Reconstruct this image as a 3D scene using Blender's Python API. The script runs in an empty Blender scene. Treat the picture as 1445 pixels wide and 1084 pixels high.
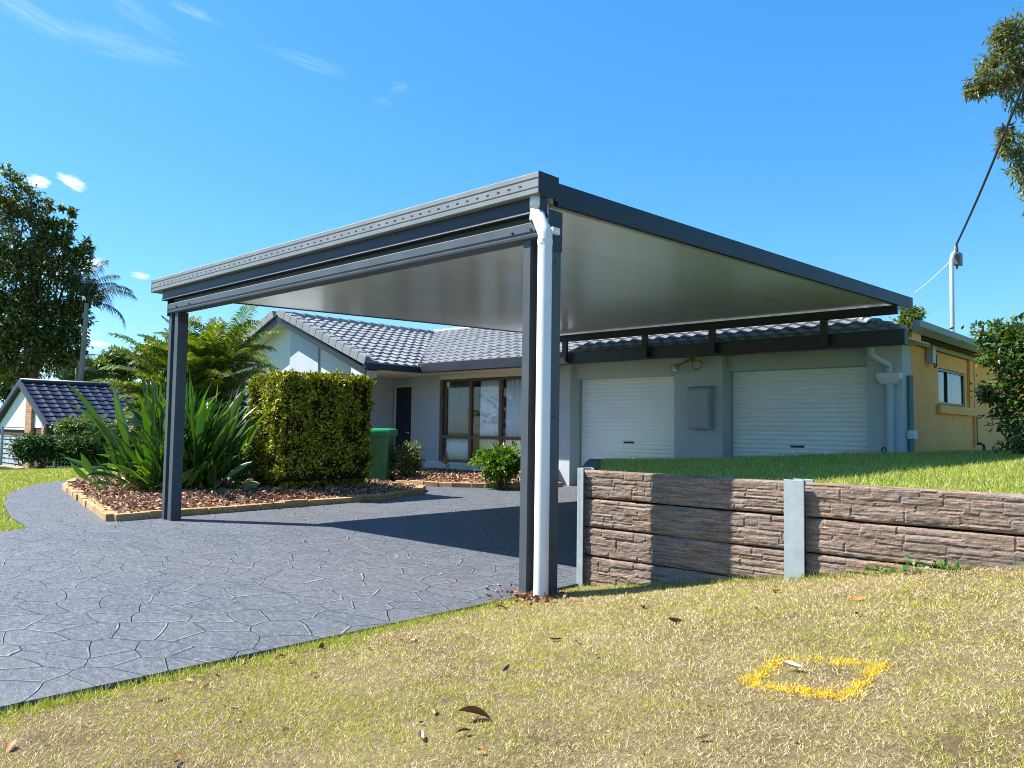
import bpy, math, random
import numpy as np
from mathutils import Vector, Matrix
random.seed(7); rng = np.random.default_rng(7)
sc = bpy.context.scene; COL = sc.collection
PI = math.pi

# ------------------------------------------------------------------ camera maths (photo pixel -> ray)
FPX, CX, CY = 1114.65, 722.5, 542.0
YAW, PITCH, ROLL = -0.751212, 0.0578315, -0.0142962
CAM = np.array([0, 0, 1.2])
def _cam():
    f = np.array([math.sin(YAW)*math.cos(PITCH), math.cos(YAW)*math.cos(PITCH), math.sin(PITCH)])
    r = np.cross(f, [0, 0, 1]); r /= np.linalg.norm(r); d = np.cross(f, r)
    c, s = math.cos(ROLL), math.sin(ROLL)
    return np.array([c*r+s*d, -s*r+c*d, f])
CM = _cam()
def ray(x, y): return CM.T @ np.array([(x-CX)/FPX, (y-CY)/FPX, 1])
def at(x, y, d): return CAM + ray(x, y)*d
def onz(x, y, z): d = ray(x, y); return CAM + d*(z-CAM[2])/d[2]
def onx(x, y, v): d = ray(x, y); return CAM + d*v/d[0]
def ony(x, y, v): d = ray(x, y); return CAM + d*v/d[1]

cam = bpy.data.cameras.new('camera'); co = bpy.data.objects.new('camera', cam); COL.objects.link(co)
cam.sensor_width = 36; cam.lens = FPX*36/1445; cam.clip_start = .05; cam.clip_end = 3000
m = Matrix.Identity(4)
for i in range(3):
    m[i][0] = CM[0][i]; m[i][1] = -CM[1][i]; m[i][2] = -CM[2][i]; m[i][3] = CAM[i]
co.matrix_world = m; sc.camera = co

# ------------------------------------------------------------------ materials
def _mat(name):
    M = bpy.data.materials.new(name); M.use_nodes = True
    nt = M.node_tree; nt.nodes.clear()
    out = nt.nodes.new('ShaderNodeOutputMaterial')
    return M, nt, out
class N:
    """tiny node helper"""
    def __init__(s, nt): s.nt = nt
    def n(s, t, **kw):
        o = s.nt.nodes.new(t)
        for k, v in kw.items():
            if k in o.inputs.keys() if isinstance(k, str) else False: pass
            setattr(o, k, v)
        return o
    def link(s, a, b): s.nt.links.new(a, b)
    def coord(s, scale=(1, 1, 1), kind='Object', rot=(0, 0, 0)):
        t = s.n('ShaderNodeTexCoord'); mp = s.n('ShaderNodeMapping')
        mp.inputs['Scale'].default_value = scale; mp.inputs['Rotation'].default_value = rot
        s.link(t.outputs[kind], mp.inputs['Vector']); return mp.outputs['Vector']
    def noise(s, vec, scale, detail=4, rough=.55, dist=0):
        t = s.n('ShaderNodeTexNoise'); t.inputs['Scale'].default_value = scale; t.inputs['Detail'].default_value = detail
        t.inputs['Roughness'].default_value = rough; t.inputs['Distortion'].default_value = dist
        s.link(vec, t.inputs['Vector']); return t.outputs['Fac']
    def ramp(s, fac, stops):
        r = s.n('ShaderNodeValToRGB'); e = r.color_ramp.elements
        while len(e) < len(stops): e.new(.5)
        for el, (p, c) in zip(e, stops):
            el.position = p; el.color = (*c, 1) if len(c) == 3 else c
        s.link(fac, r.inputs['Fac']); return r.outputs['Color']
    def mix(s, f, a, b, mode='MIX'):
        x = s.n('ShaderNodeMix', data_type='RGBA', blend_type=mode)
        for sock, v in ((x.inputs[0], f), (x.inputs[6], a), (x.inputs[7], b)):
            if hasattr(v, 'node'): s.link(v, sock)
            else: sock.default_value = (v if not isinstance(v, (tuple, list)) else (*v, 1)) if sock is not x.inputs[0] else v
        return x.outputs[2]
    def math(s, op, a, b=0.0, c=0.0):
        x = s.n('ShaderNodeMath', operation=op)
        for i, v in enumerate((a, b, c)):
            if hasattr(v, 'node'): s.link(v, x.inputs[i])
            else: x.inputs[i].default_value = v
        return x.outputs[0]
    def bump(s, h, strength=.3, dist=.01, normal=None):
        b = s.n('ShaderNodeBump'); b.inputs['Strength'].default_value = strength; b.inputs['Distance'].default_value = dist
        s.link(h, b.inputs['Height'])
        if normal is not None: s.link(normal, b.inputs['Normal'])
        return b.outputs['Normal']
    def pbr(s, out, col, rough=.5, metal=0, spec=.5, normal=None, trans=0):
        p = s.n('ShaderNodeBsdfPrincipled')
        for k, v in (('Base Color', col), ('Roughness', rough), ('Metallic', metal), ('Specular IOR Level', spec)):
            if hasattr(v, 'node'): s.link(v, p.inputs[k])
            else: p.inputs[k].default_value = (*v, 1) if isinstance(v, (tuple, list)) else v
        if normal is not None: s.link(normal, p.inputs['Normal'])
        s.link(p.outputs[0], out.inputs[0]); return p

def plain(name, c, rough=.5, metal=0, spec=.5, var=.12, vs=3.0, bump=0.0, bs=80.0, stretch=(1, 1, 1), dirt=0.0):
    """coloured surface with large and small tone variation and fine bump"""
    M, nt, out = _mat(name); k = N(nt)
    v = k.coord(stretch)
    f = k.noise(v, vs, 6, .6)
    lo = tuple(x*(1-var) for x in c); hi = tuple(min(1, x*(1+var)) for x in c)
    col = k.ramp(f, [(.3, lo), (.7, hi)])
    if dirt:
        d = k.noise(v, vs*5, 8, .7)
        col = k.mix(k.ramp(d, [(.55, (0, 0, 0)), (.75, (dirt, dirt, dirt))]), col, tuple(x*.55 for x in c))
    nr = k.bump(k.noise(v, bs, 5, .6), .35, bump) if bump else None
    rr = k.ramp(f, [(.2, (max(0, rough-.06),)*3), (.8, (min(1, rough+.06),)*3)])
    k.pbr(out, col, rr, metal, spec, nr); return M

def leafmat(name, cols, rough=.45, trans=.35, spec=.4):
    M, nt, out = _mat(name); k = N(nt)
    g = k.n('ShaderNodeNewGeometry')
    stops = [(i/(max(1, len(cols)-1)), c) for i, c in enumerate(cols)]
    col = k.ramp(g.outputs['Random Per Island'], stops)
    p = k.n('ShaderNodeBsdfPrincipled'); k.link(col, p.inputs['Base Color'])
    p.inputs['Roughness'].default_value = rough; p.inputs['Specular IOR Level'].default_value = spec
    t = k.n('ShaderNodeBsdfTranslucent')
    tc = k.mix(.5, col, tuple(1.0 for _ in range(3)), 'MULTIPLY')
    hs = k.n('ShaderNodeHueSaturation'); hs.inputs['Value'].default_value = 1.5; hs.inputs['Saturation'].default_value = 1.15
    k.link(tc, hs.inputs['Color']); k.link(hs.outputs[0], t.inputs['Color'])
    mx = k.n('ShaderNodeMixShader'); mx.inputs[0].default_value = trans
    k.link(p.outputs[0], mx.inputs[1]); k.link(t.outputs[0], mx.inputs[2]); k.link(mx.outputs[0], out.inputs[0])
    return M

# ------------------------------------------------------------------ mesh builders
WL = {}
def tag(o, label=None, cat=None, group=None, kind=None):
    if label: o['label'] = label
    if cat: o['category'] = cat
    if group: o['group'] = group
    if kind: o['kind'] = kind
    return o
def _link(o, parent):
    COL.objects.link(o)
    if parent is not None:
        o.parent = parent; w = WL.get(parent.name, (0, 0, 0))
        o.location = (-w[0], -w[1], -w[2])
    WL[o.name] = (0, 0, 0)
    return o
def empty(name, loc, label, cat, group=None):
    o = bpy.data.objects.new(name, None); COL.objects.link(o); o.location = loc; o.empty_display_size = .2
    WL[o.name] = tuple(loc); return tag(o, label, cat, group)
def npmesh(name, V, F, mat, parent=None, smooth=False):
    """V (n,3) float, F (m,k) int"""
    V = np.asarray(V, dtype=np.float32); F = np.asarray(F, dtype=np.int32)
    me = bpy.data.meshes.new(name); k = F.shape[1]; mF = F.shape[0]
    me.vertices.add(len(V)); me.vertices.foreach_set('co', V.ravel())
    me.loops.add(mF*k); me.loops.foreach_set('vertex_index', F.ravel())
    me.polygons.add(mF); me.polygons.foreach_set('loop_start', np.arange(0, mF*k, k, dtype=np.int32))
    if smooth: me.polygons.foreach_set('use_smooth', np.ones(mF, dtype=bool))
    me.update(calc_edges=True); me.validate()
    me.materials.append(mat)
    return _link(bpy.data.objects.new(name, me), parent)
class MB:
    def __init__(s): s.v = []; s.f = []
    def add(s, vs, fs):
        b = len(s.v); s.v += [tuple(map(float, p)) for p in vs]; s.f += [tuple(b+i for i in f) for f in fs]; return s
    def box(s, x0, y0, z0, x1, y1, z1):
        return s.hexa([(x0, y0, z0), (x1, y0, z0), (x1, y1, z0), (x0, y1, z0), (x0, y0, z1), (x1, y0, z1), (x1, y1, z1), (x0, y1, z1)])
    def hexa(s, p): return s.add(p, [(3, 2, 1, 0), (4, 5, 6, 7), (0, 1, 5, 4), (1, 2, 6, 5), (2, 3, 7, 6), (3, 0, 4, 7)])
    def quad(s, a, b, c, d): return s.add([a, b, c, d], [(0, 1, 2, 3)])
    def prism(s, poly, ext):
        """poly: 3D outline; ext: extrusion vector"""
        n = len(poly); e = np.array(ext); P = [np.array(p, dtype=float) for p in poly]
        return s.add(P+[p+e for p in P], [tuple(range(n))[::-1], tuple(range(n, 2*n))]+[(i, (i+1) % n, n+(i+1) % n, n+i) for i in range(n)])
    def tube(s, pts, r, n=8, caps=True):
        P = [np.array(p, dtype=float) for p in pts]; R = r if isinstance(r, (list, tuple)) else [r]*len(P)
        b0 = None; rings = []
        for i, p in enumerate(P):
            t = P[min(i+1, len(P)-1)]-P[max(i-1, 0)]; t = t/(np.linalg.norm(t)+1e-9)
            if b0 is None:
                a = np.array([0, 0, 1.]) if abs(t[2]) < .9 else np.array([1., 0, 0])
                b0 = np.cross(t, a)
            b0 = b0-t*np.dot(b0, t); b0 /= np.linalg.norm(b0)+1e-9; c = np.cross(t, b0)
            rings.append([p+R[i]*(math.cos(2*PI*j/n)*b0+math.sin(2*PI*j/n)*c) for j in range(n)])
        vs = [q for rg in rings for q in rg]; fs = []
        for i in range(len(P)-1):
            for j in range(n):
                fs.append((i*n+j, i*n+(j+1) % n, (i+1)*n+(j+1) % n, (i+1)*n+j))
        if caps: fs += [tuple(range(n))[::-1], tuple((len(P)-1)*n+j for j in range(n))]
        return s.add(vs, fs)
    def build(s, name, mat, parent=None, smooth=False, bevel=0.0, seg=2):
        me = bpy.data.meshes.new(name); me.from_pydata(s.v, [], s.f); me.update()
        me.materials.append(mat)
        if smooth:
            for p in me.polygons: p.use_smooth = True
        o = _link(bpy.data.objects.new(name, me), parent)
        if bevel:
            b = o.modifiers.new('bevel', 'BEVEL'); b.width = bevel; b.segments = seg; b.limit_method = 'ANGLE'
        return o
def smooth_angle(o, a=40):
    for p in o.data.polygons: p.use_smooth = True
    o.data.set_sharp_from_angle(angle=math.radians(a)); return o

def leaf_cloud(P, D, L, W, fold=.18, N0=None):
    """one folded leaf (4 verts, 2 tris) per point: base P, direction D, length L, width W"""
    n = len(P); D = D/(np.linalg.norm(D, axis=1, keepdims=True)+1e-9)
    ref = rng.normal(size=(n, 3)) if N0 is None else N0+rng.normal(size=(n, 3))*.35
    S = np.cross(D, ref); S /= np.linalg.norm(S, axis=1, keepdims=True)+1e-9
    Nn = np.cross(S, D); L = L[:, None]; W = W[:, None]
    mid = P+D*L*.45
    V = np.stack([P, mid+S*W*.5+Nn*W*fold, P+D*L-Nn*L*.06, mid-S*W*.5+Nn*W*fold], axis=1).reshape(-1, 3)
    b = np.arange(n)[:, None]*4
    F = np.concatenate([b+np.array([[0, 1, 2]]), b+np.array([[0, 2, 3]])], axis=0)
    return V, F
def blob_points(blobs, per, clump=.16, nper=30):
    """clumped points inside ellipsoids: blobs = (centre, (rx,ry,rz), weight)"""
    out = []
    for c, r, w in blobs:
        k = max(3, int(per*w)); d = rng.normal(size=(k, 3)); d /= np.linalg.norm(d, axis=1, keepdims=True)
        rad = rng.uniform(.35, 1.03, size=(k, 1))**.6
        cen = np.array(c)+d*rad*np.array(r)
        q = np.repeat(cen, nper, axis=0)+rng.normal(size=(k*nper, 3))*np.mean(r)*clump
        out.append(np.concatenate([q, np.repeat(np.array([c]), k*nper, axis=0)], axis=1))
    return np.concatenate(out)
def snoise(x, y, seed=0):
    """cheap smooth value noise on arrays"""
    r = np.random.default_rng(seed); tab = r.random((256, 256))
    xi = np.floor(x).astype(int); yi = np.floor(y).astype(int); fx = x-xi; fy = y-yi
    fx = fx*fx*(3-2*fx); fy = fy*fy*(3-2*fy)
    g = lambda a, b: tab[a % 256, b % 256]
    return (g(xi, yi)*(1-fx)+g(xi+1, yi)*fx)*(1-fy)+(g(xi, yi+1)*(1-fx)+g(xi+1, yi+1)*fx)*fy


# ------------------------------------------------------------------ material library
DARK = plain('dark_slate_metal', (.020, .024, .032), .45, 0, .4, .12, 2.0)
DARK_SIDE = plain('shaded_slate_fascia_metal', (.017, .021, .032), .5, 0, .35, .10, 2.0)  # carport steel on its shaded sides, the shade darkened into the colour
GUT = plain('sunlit_grey_gutter_metal', (.20, .215, .22), .5, 0, .4, .10, 4.0, dirt=.15)  # same steel on the sunlit gutter front, lightened in the colour
WHITEP = plain('white_pvc', (.72, .72, .70), .35, 0, .5, .05, 6.0, dirt=.12)
WALL = plain('grey_render', (.46, .505, .535), .85, 0, .2, .06, 1.2, .004, 120, dirt=.15)
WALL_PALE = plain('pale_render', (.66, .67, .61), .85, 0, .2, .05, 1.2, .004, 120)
TRIM = plain('pale_trim_paint', (.60, .60, .55), .6, 0, .3, .06, 2.0)
SOFF = plain('eave_lining', (.62, .56, .46), .7, 0, .3, .06, 2.0)
BROWN = plain('brown_window_frame', (.13, .06, .03), .4, 0, .5, .15, 5.0)
ALU = plain('dark_bronze_frame', (.05, .045, .04), .4, 0, .5, .1, 5.0)
NAVY = plain('navy_door_paint', (.012, .016, .03), .35, 0, .5, .1, 5.0)
BOXM = plain('meter_box_paint', (.31, .36, .38), .5, 0, .4, .05, 2.0, dirt=.1)
GREYPIPE = plain('grey_pipe_paint', (.40, .46, .50), .5, 0, .4, .06, 4.0, dirt=.2)
GALV = plain('galvanised_steel', (.34, .39, .40), .55, .2, .4, .12, 10.0, dirt=.35)
BLACK = plain('black_plastic', (.012, .012, .014), .4)
BRASS = plain('brass_fitting', (.5, .26, .06), .35, .8)
CHROME = plain('chrome_reflector', (.75, .76, .74), .2, .9)
RED_EDGE = plain('dark_brown_soil', (.05, .033, .02), .95, 0, .1, .3, 20, .01, 90)
CONC = plain('dark_concrete', (.10, .11, .12), .9, 0, .2, .2, 6, .006, 60)
BARK = plain('tree_bark', (.12, .085, .06), .9, 0, .2, .3, 6, .02, 30, (1, 1, .25))
PALEBARK = plain('pale_bark', (.26, .22, .17), .9, 0, .2, .25, 6, .01, 30, (1, 1, .25))
BINB = plain('bin_green_plastic', (.065, .19, .07), .45, 0, .4, .15, 4, dirt=.25)
BINL = plain('lid_green_plastic', (.02, .28, .10), .35, 0, .5, .06, 4)
CURT = plain('white_curtain_cloth', (.90, .90, .93), .9, 0, .1, .04, 6)
INT = plain('dark_room', (.03, .03, .035), .9)
NTILE = plain('navy_roof_tile', (.016, .020, .045), .40, 0, .35, .3, 6)
WIRE = plain('fence_wire', (.30, .33, .33), .5, .3)

def orange_mat():
    M, nt, out = _mat('ochre_block_paint'); k = N(nt)
    v = k.coord()
    b = k.n('ShaderNodeTexBrick'); b.inputs['Scale'].default_value = 1; b.inputs['Brick Width'].default_value = .42; b.inputs['Row Height'].default_value = .21
    b.inputs['Mortar Size'].default_value = .006; b.inputs['Mortar Smooth'].default_value = .6
    mp = k.coord((1, 1, 1), 'Object', (0, 0, 0))
    sx = k.n('ShaderNodeSeparateXYZ'); k.link(mp, sx.inputs[0]); cx = k.n('ShaderNodeCombineXYZ')
    k.link(sx.outputs[1], cx.inputs[0]); k.link(sx.outputs[2], cx.inputs[1]); k.link(cx.outputs[0], b.inputs['Vector'])
    f = k.noise(v, 1.6, 6, .6)
    col = k.ramp(f, [(.3, (.84, .375, .11)), (.7, (.93, .45, .16))])
    d = k.noise(v, 7, 8, .7); col = k.mix(k.ramp(d, [(.5, (0, 0, 0)), (.8, (.5, .5, .5))]), col, (.62, .31, .11))
    nr = k.bump(k.math('MULTIPLY', b.outputs['Fac'], -1.0), .5, .004)
    nr = k.bump(k.noise(v, 90, 4), .25, .004, nr)
    k.pbr(out, col, .85, 0, .2, nr); return M
OCHRE = orange_mat()

def drive_mat():
    M, nt, out = _mat('stamped_slate_concrete'); k = N(nt)
    v = k.coord()
    wob = k.n('ShaderNodeTexNoise'); wob.inputs['Scale'].default_value = 1.5; wob.inputs['Detail'].default_value = .6
    k.link(v, wob.inputs['Vector'])
    sub = k.n('ShaderNodeVectorMath', operation='SUBTRACT'); k.link(wob.outputs['Color'], sub.inputs[0]); sub.inputs[1].default_value = (.5, .5, .5)
    scl = k.n('ShaderNodeVectorMath', operation='SCALE'); k.link(sub.outputs[0], scl.inputs[0]); scl.inputs['Scale'].default_value = .30
    add = k.n('ShaderNodeVectorMath', operation='ADD'); k.link(v, add.inputs[0]); k.link(scl.outputs[0], add.inputs[1])
    mp = k.n('ShaderNodeMapping'); mp.inputs['Rotation'].default_value = (0, 0, .8); mp.inputs['Scale'].default_value = (.80, 1.12, 0); k.link(add.outputs[0], mp.inputs['Vector'])
    vo = k.n('ShaderNodeTexVoronoi', feature='DISTANCE_TO_EDGE', voronoi_dimensions='2D'); vo.inputs['Scale'].default_value = 3.7; k.link(mp.outputs[0], vo.inputs['Vector'])
    vc = k.n('ShaderNodeTexVoronoi', feature='F1', voronoi_dimensions='2D'); vc.inputs['Scale'].default_value = 3.7; k.link(mp.outputs[0], vc.inputs['Vector'])
    joint = k.n('ShaderNodeMapRange', interpolation_type='SMOOTHSTEP'); joint.inputs['From Min'].default_value = .0; joint.inputs['From Max'].default_value = .024
    k.link(vo.outputs['Distance'], joint.inputs['Value'])
    # slate relief: broad + fine, slightly stretched
    vs = k.coord((1.0, 1.8, 1), 'Object', (0, 0, .6))
    n1 = k.noise(vs, 3.2, 7, .62, .6); n2 = k.noise(vs, 16, 6, .65, .4)
    # stone tones
    sep = k.n('ShaderNodeSeparateColor'); k.link(vc.outputs['Color'], sep.inputs[0])
    base = k.ramp(n1, [(.28, (.056, .066, .082)), (.72, (.104, .118, .138))])
    base = k.mix(k.math('MULTIPLY', sep.outputs[0], .6), base, (.052, .064, .086))
    base = k.mix(k.ramp(n2, [(.50, (0, 0, 0)), (.68, (.6, .6, .6))]), base, (.185, .20, .225))
    base = k.mix(k.ramp(n2, [(.32, (.5, .5, .5)), (.46, (0, 0, 0))]), base, (.042, .05, .063))   # pale scuffed high spots
    big = k.noise(v, .45, 4, .6)
    base = k.mix(k.ramp(big, [(.4, (0, 0, 0)), (.75, (.38, .38, .38))]), base, (.135, .132, .13))   # dusty patches
    inv = k.math('SUBTRACT', 1.0, joint.outputs[0])
    gr = k.noise(v, 1.7, 4, .7)
    # pale highlight painted along one side of the joints, like sunlit stone edges
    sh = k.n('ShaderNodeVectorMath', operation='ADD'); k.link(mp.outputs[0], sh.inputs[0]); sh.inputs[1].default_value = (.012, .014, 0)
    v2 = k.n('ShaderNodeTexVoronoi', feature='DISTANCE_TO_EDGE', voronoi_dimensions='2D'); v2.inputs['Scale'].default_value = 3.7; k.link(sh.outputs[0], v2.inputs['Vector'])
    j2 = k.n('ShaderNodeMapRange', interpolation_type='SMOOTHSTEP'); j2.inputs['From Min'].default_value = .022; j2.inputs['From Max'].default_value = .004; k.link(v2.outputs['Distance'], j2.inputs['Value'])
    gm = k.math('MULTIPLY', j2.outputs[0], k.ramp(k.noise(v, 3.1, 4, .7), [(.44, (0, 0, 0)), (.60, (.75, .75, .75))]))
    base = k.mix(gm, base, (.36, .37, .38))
    gd = k.math('MULTIPLY', inv, k.ramp(gr, [(.40, (.6, .6, .6)), (.52, (.12, .12, .12))]))
    base = k.mix(gd, base, (.035, .04, .05))
    h = k.math('MULTIPLY_ADD', n1, .55, k.math('MULTIPLY', joint.outputs[0], .75))
    h = k.math('MULTIPLY_ADD', n2, .5, h)
    h = k.math('MULTIPLY_ADD', sep.outputs[1], .55, h)
    nr = k.bump(h, 1.0, .022)
    nr = k.bump(k.noise(v, 130, 4), .3, .003, nr)
    k.pbr(out, base, k.ramp(n2, [(.3, (.56,)*3), (.7, (.72,)*3)]), 0, .45, nr); return M
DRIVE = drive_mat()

def soil_grass_mat(name, cols, scale=2.0):
    M, nt, out = _mat(name); k = N(nt); v = k.coord()
    a = k.noise(v, scale, 6, .6); b = k.noise(v, 55, 6, .75)
    f = k.math('MULTIPLY_ADD', b, .65, k.math('MULTIPLY', a, .45))
    col = k.ramp(f, [(.36, cols[0]), (.5, cols[1]), (.62, cols[2]), (.74, cols[3])])
    nr = k.bump(b, 1.0, .02)
    k.pbr(out, col, .9, 0, .15, nr); return M
LAWN_DRY = soil_grass_mat('dry_lawn_thatch', [(.07, .05, .028), (.17, .125, .06), (.28, .215, .11), (.22, .19, .06)])
LAWN_GREEN = soil_grass_mat('green_lawn_turf', [(.06, .09, .015), (.13, .18, .03), (.22, .28, .055), (.30, .32, .09)])
GROUND = soil_grass_mat('distant_grass', [(.05, .07, .016), (.10, .14, .03), (.17, .21, .05), (.20, .21, .07)], .4)
MULCH = soil_grass_mat('bark_mulch', [(.05, .022, .012), (.14, .065, .035), (.26, .14, .085), (.36, .24, .17)], 6)

def timber_mat():
    M, nt, out = _mat('weathered_sleeper'); k = N(nt)
    v = k.coord((1, 1, 1)); vs = k.coord((2.2, 6, 26)); vb = k.coord((1.6, 3, 5))
    g = k.noise(vs, 2.2, 8, .7, .3); bl = k.noise(vb, 1.6, 5, .6); fine = k.noise(v, 75, 6, .7)
    col = k.ramp(g, [(.26, (.055, .036, .027)), (.42, (.18, .128, .098)), (.58, (.33, .25, .197)), (.76, (.48, .40, .335))])
    col = k.mix(k.ramp(bl, [(.50, (0, 0, 0)), (.68, (.65, .65, .65))]), col, (.22, .20, .185))
    col = k.mix(k.ramp(k.noise(vb, 3.1, 5, .6), [(.58, (0, 0, 0)), (.72, (.6, .6, .6))]), col, (.28, .135, .055))
    col = k.mix(k.ramp(fine, [(.35, (.75, .75, .75)), (.5, (0, 0, 0))]), col, (.10, .07, .052))
    nr = k.bump(g, .9, .012); nr = k.bump(fine, .8, .006, nr)
    k.pbr(out, col, .9, 0, .15, nr); return M
TIMBER = timber_mat()

def edging_mat():
    M, nt, out = _mat('sandstone_edging'); k = N(nt); v = k.coord()
    a = k.noise(v, 3, 6, .6); b = k.noise(v, 40, 6, .7)
    col = k.ramp(a, [(.3, (.36, .22, .10)), (.7, (.56, .38, .20))])
    col = k.mix(k.ramp(b, [(.5, (0, 0, 0)), (.7, (.7, .7, .7))]), col, (.20, .12, .06))
    k.pbr(out, col, .9, 0, .15, k.bump(b, .7, .008)); return M
EDGE = edging_mat()

def tile_mat():
    M, nt, out = _mat('charcoal_roof_tile'); k = N(nt); v = k.coord()
    g = k.n('ShaderNodeNewGeometry')
    a = k.noise(v, 2.0, 5, .6); b = k.noise(v, 60, 5, .7)
    f = k.math('MULTIPLY_ADD', b, .35, k.math('MULTIPLY', a, .65))
    col = k.ramp(f, [(.3, (.17, .175, .18)), (.7, (.30, .30, .30))])
    k.pbr(out, col, .48, 0, .4, k.bump(b, .25, .003)); return M
TILE = tile_mat()

def soffit_mat():
    M, nt, out = _mat('insulated_panel_underside'); k = N(nt)
    v = k.coord((.9, .25, 1)); a = k.noise(v, 1.4, 4, .5)
    w = k.n('ShaderNodeTexWave', wave_type='BANDS', bands_direction='X'); w.inputs['Scale'].default_value = 3.1; k.link(k.coord(), w.inputs['Vector'])
    col = k.ramp(a, [(.3, (.78, .79, .77)), (.7, (.86, .87, .86))])
    nr = k.bump(k.noise(k.coord((3, .35, 1)), 2.2, 2, .5), .30, .012)
    k.pbr(out, col, .20, .30, .6, nr); return M
SOFFIT = soffit_mat()

def glass_mat():
    M, nt, out = _mat('window_glass'); k = N(nt)
    t = k.n('ShaderNodeBsdfTransparent'); t.inputs[0].default_value = (.96, .98, .98, 1)
    g = k.n('ShaderNodeBsdfGlossy'); g.inputs['Roughness'].default_value = .02
    f = k.n('ShaderNodeLayerWeight'); f.inputs['Blend'].default_value = .5
    fr = k.math('MULTIPLY_ADD', k.math('POWER', f.outputs['Facing'], 5.0), .6, .045)
    mx = k.n('ShaderNodeMixShader'); k.link(fr, mx.inputs[0]); k.link(t.outputs[0], mx.inputs[1]); k.link(g.outputs[0], mx.inputs[2])
    k.link(mx.outputs[0], out.inputs[0]); return M
GLASS = glass_mat()
ROLL = plain('roller_door_paint', (.85, .87, .89), .45, 0, .4, .03, 1.5, dirt=.05)

def brick_mat():
    M, nt, out = _mat('red_brick'); k = N(nt)
    b = k.n('ShaderNodeTexBrick'); b.inputs['Scale'].default_value = 1; b.inputs['Brick Width'].default_value = .26; b.inputs['Row Height'].default_value = .1
    b.inputs['Mortar Size'].default_value = .012
    b.inputs['Color1'].default_value = (.32, .12, .05, 1); b.inputs['Color2'].default_value = (.42, .20, .09, 1); b.inputs['Mortar'].default_value = (.4, .36, .3, 1)
    s = k.n('ShaderNodeSeparateXYZ'); c = k.n('ShaderNodeCombineXYZ'); k.link(k.coord(), s.inputs[0])
    k.link(k.math('ADD', s.outputs[0], s.outputs[1]), c.inputs[0]); k.link(s.outputs[2], c.inputs[1]); k.link(c.outputs[0], b.inputs['Vector'])
    k.pbr(out, b.outputs['Color'], .9, 0, .2); return M
BRICK = brick_mat()

# ------------------------------------------------------------------ sky and sun
SUNDIR = Vector((-.694, -.448, 1.0)).normalized()
w = bpy.data.worlds.new('World'); sc.world = w; w.use_nodes = True
nt = w.node_tree; nt.nodes.clear(); k = N(nt)
sky = k.n('ShaderNodeTexSky', sky_type='NISHITA'); sky.sun_disc = False
sky.sun_elevation = math.asin(SUNDIR.z); sky.sun_rotation = math.atan2(SUNDIR.x, SUNDIR.y)
sky.altitude = 0; sky.air_density = 1.0; sky.dust_density = .6; sky.ozone_density = 2.2
dv_ = k.mix(1.0, sky.outputs[0], (.20, .20, .20), 'MULTIPLY')
gm_ = k.n('ShaderNodeGamma'); gm_.inputs['Gamma'].default_value = .68; k.link(dv_, gm_.inputs['Color'])
ml_ = k.mix(1.0, gm_.outputs[0], (3.55, 4.6, 5.75), 'MULTIPLY')
hs = k.n('ShaderNodeHueSaturation'); hs.inputs['Saturation'].default_value = 1.30; k.link(ml_, hs.inputs['Color'])
tc = k.n('ShaderNodeTexCoord'); col = hs.outputs[0]
def cloud(px, py, wx, wy, ang, strength, nscale, soft, bright=9.0):
    """a cloud in the sky round the direction of photo pixel (px,py), wx x wy pixels in size"""
    global col
    d = ray(px, py); d = d/np.linalg.norm(d); u = np.cross(d, [0, 0, 1]); u /= np.linalg.norm(u); vv = np.cross(u, d)
    c, s = math.cos(ang), math.sin(ang); U = c*u+s*vv; Vv = -s*u+c*vv
    def dot(ax, sc_):
        q = k.n('ShaderNodeVectorMath', operation='DOT_PRODUCT'); k.link(tc.outputs['Generated'], q.inputs[0]); q.inputs[1].default_value = tuple(ax)
        return k.math('MULTIPLY', q.outputs['Value'], sc_)
    a = dot(U, FPX/wx); b = dot(Vv, FPX/wy)
    r2 = k.math('ADD', k.math('MULTIPLY', a, a), k.math('MULTIPLY', b, b))
    front = k.math('GREATER_THAN', dot(d, 1.0), .5)
    nz = k.n('ShaderNodeTexNoise'); nz.inputs['Detail'].default_value = 7; nz.inputs['Roughness'].default_value = .6; nz.inputs['Scale'].default_value = nscale
    cc = k.n('ShaderNodeCombineXYZ'); k.link(k.math('MULTIPLY', a, .55), cc.inputs[0]); k.link(b, cc.inputs[1]); cc.inputs[2].default_value = px*.37
    k.link(cc.outputs[0], nz.inputs['Vector'])
    e = k.math('SUBTRACT', k.math('MULTIPLY_ADD', nz.outputs['Fac'], 1.6, .2), r2)
    mr = k.n('ShaderNodeMapRange', interpolation_type='SMOOTHSTEP'); mr.inputs['From Min'].default_value = .35; mr.inputs['From Max'].default_value = .35+soft
    mr.inputs['To Max'].default_value = strength; k.link(e, mr.inputs['Value'])
    f = k.math('MULTIPLY', mr.outputs[0], front)
    col = k.mix(f, col, (bright*.98, bright, bright*1.01))
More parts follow.
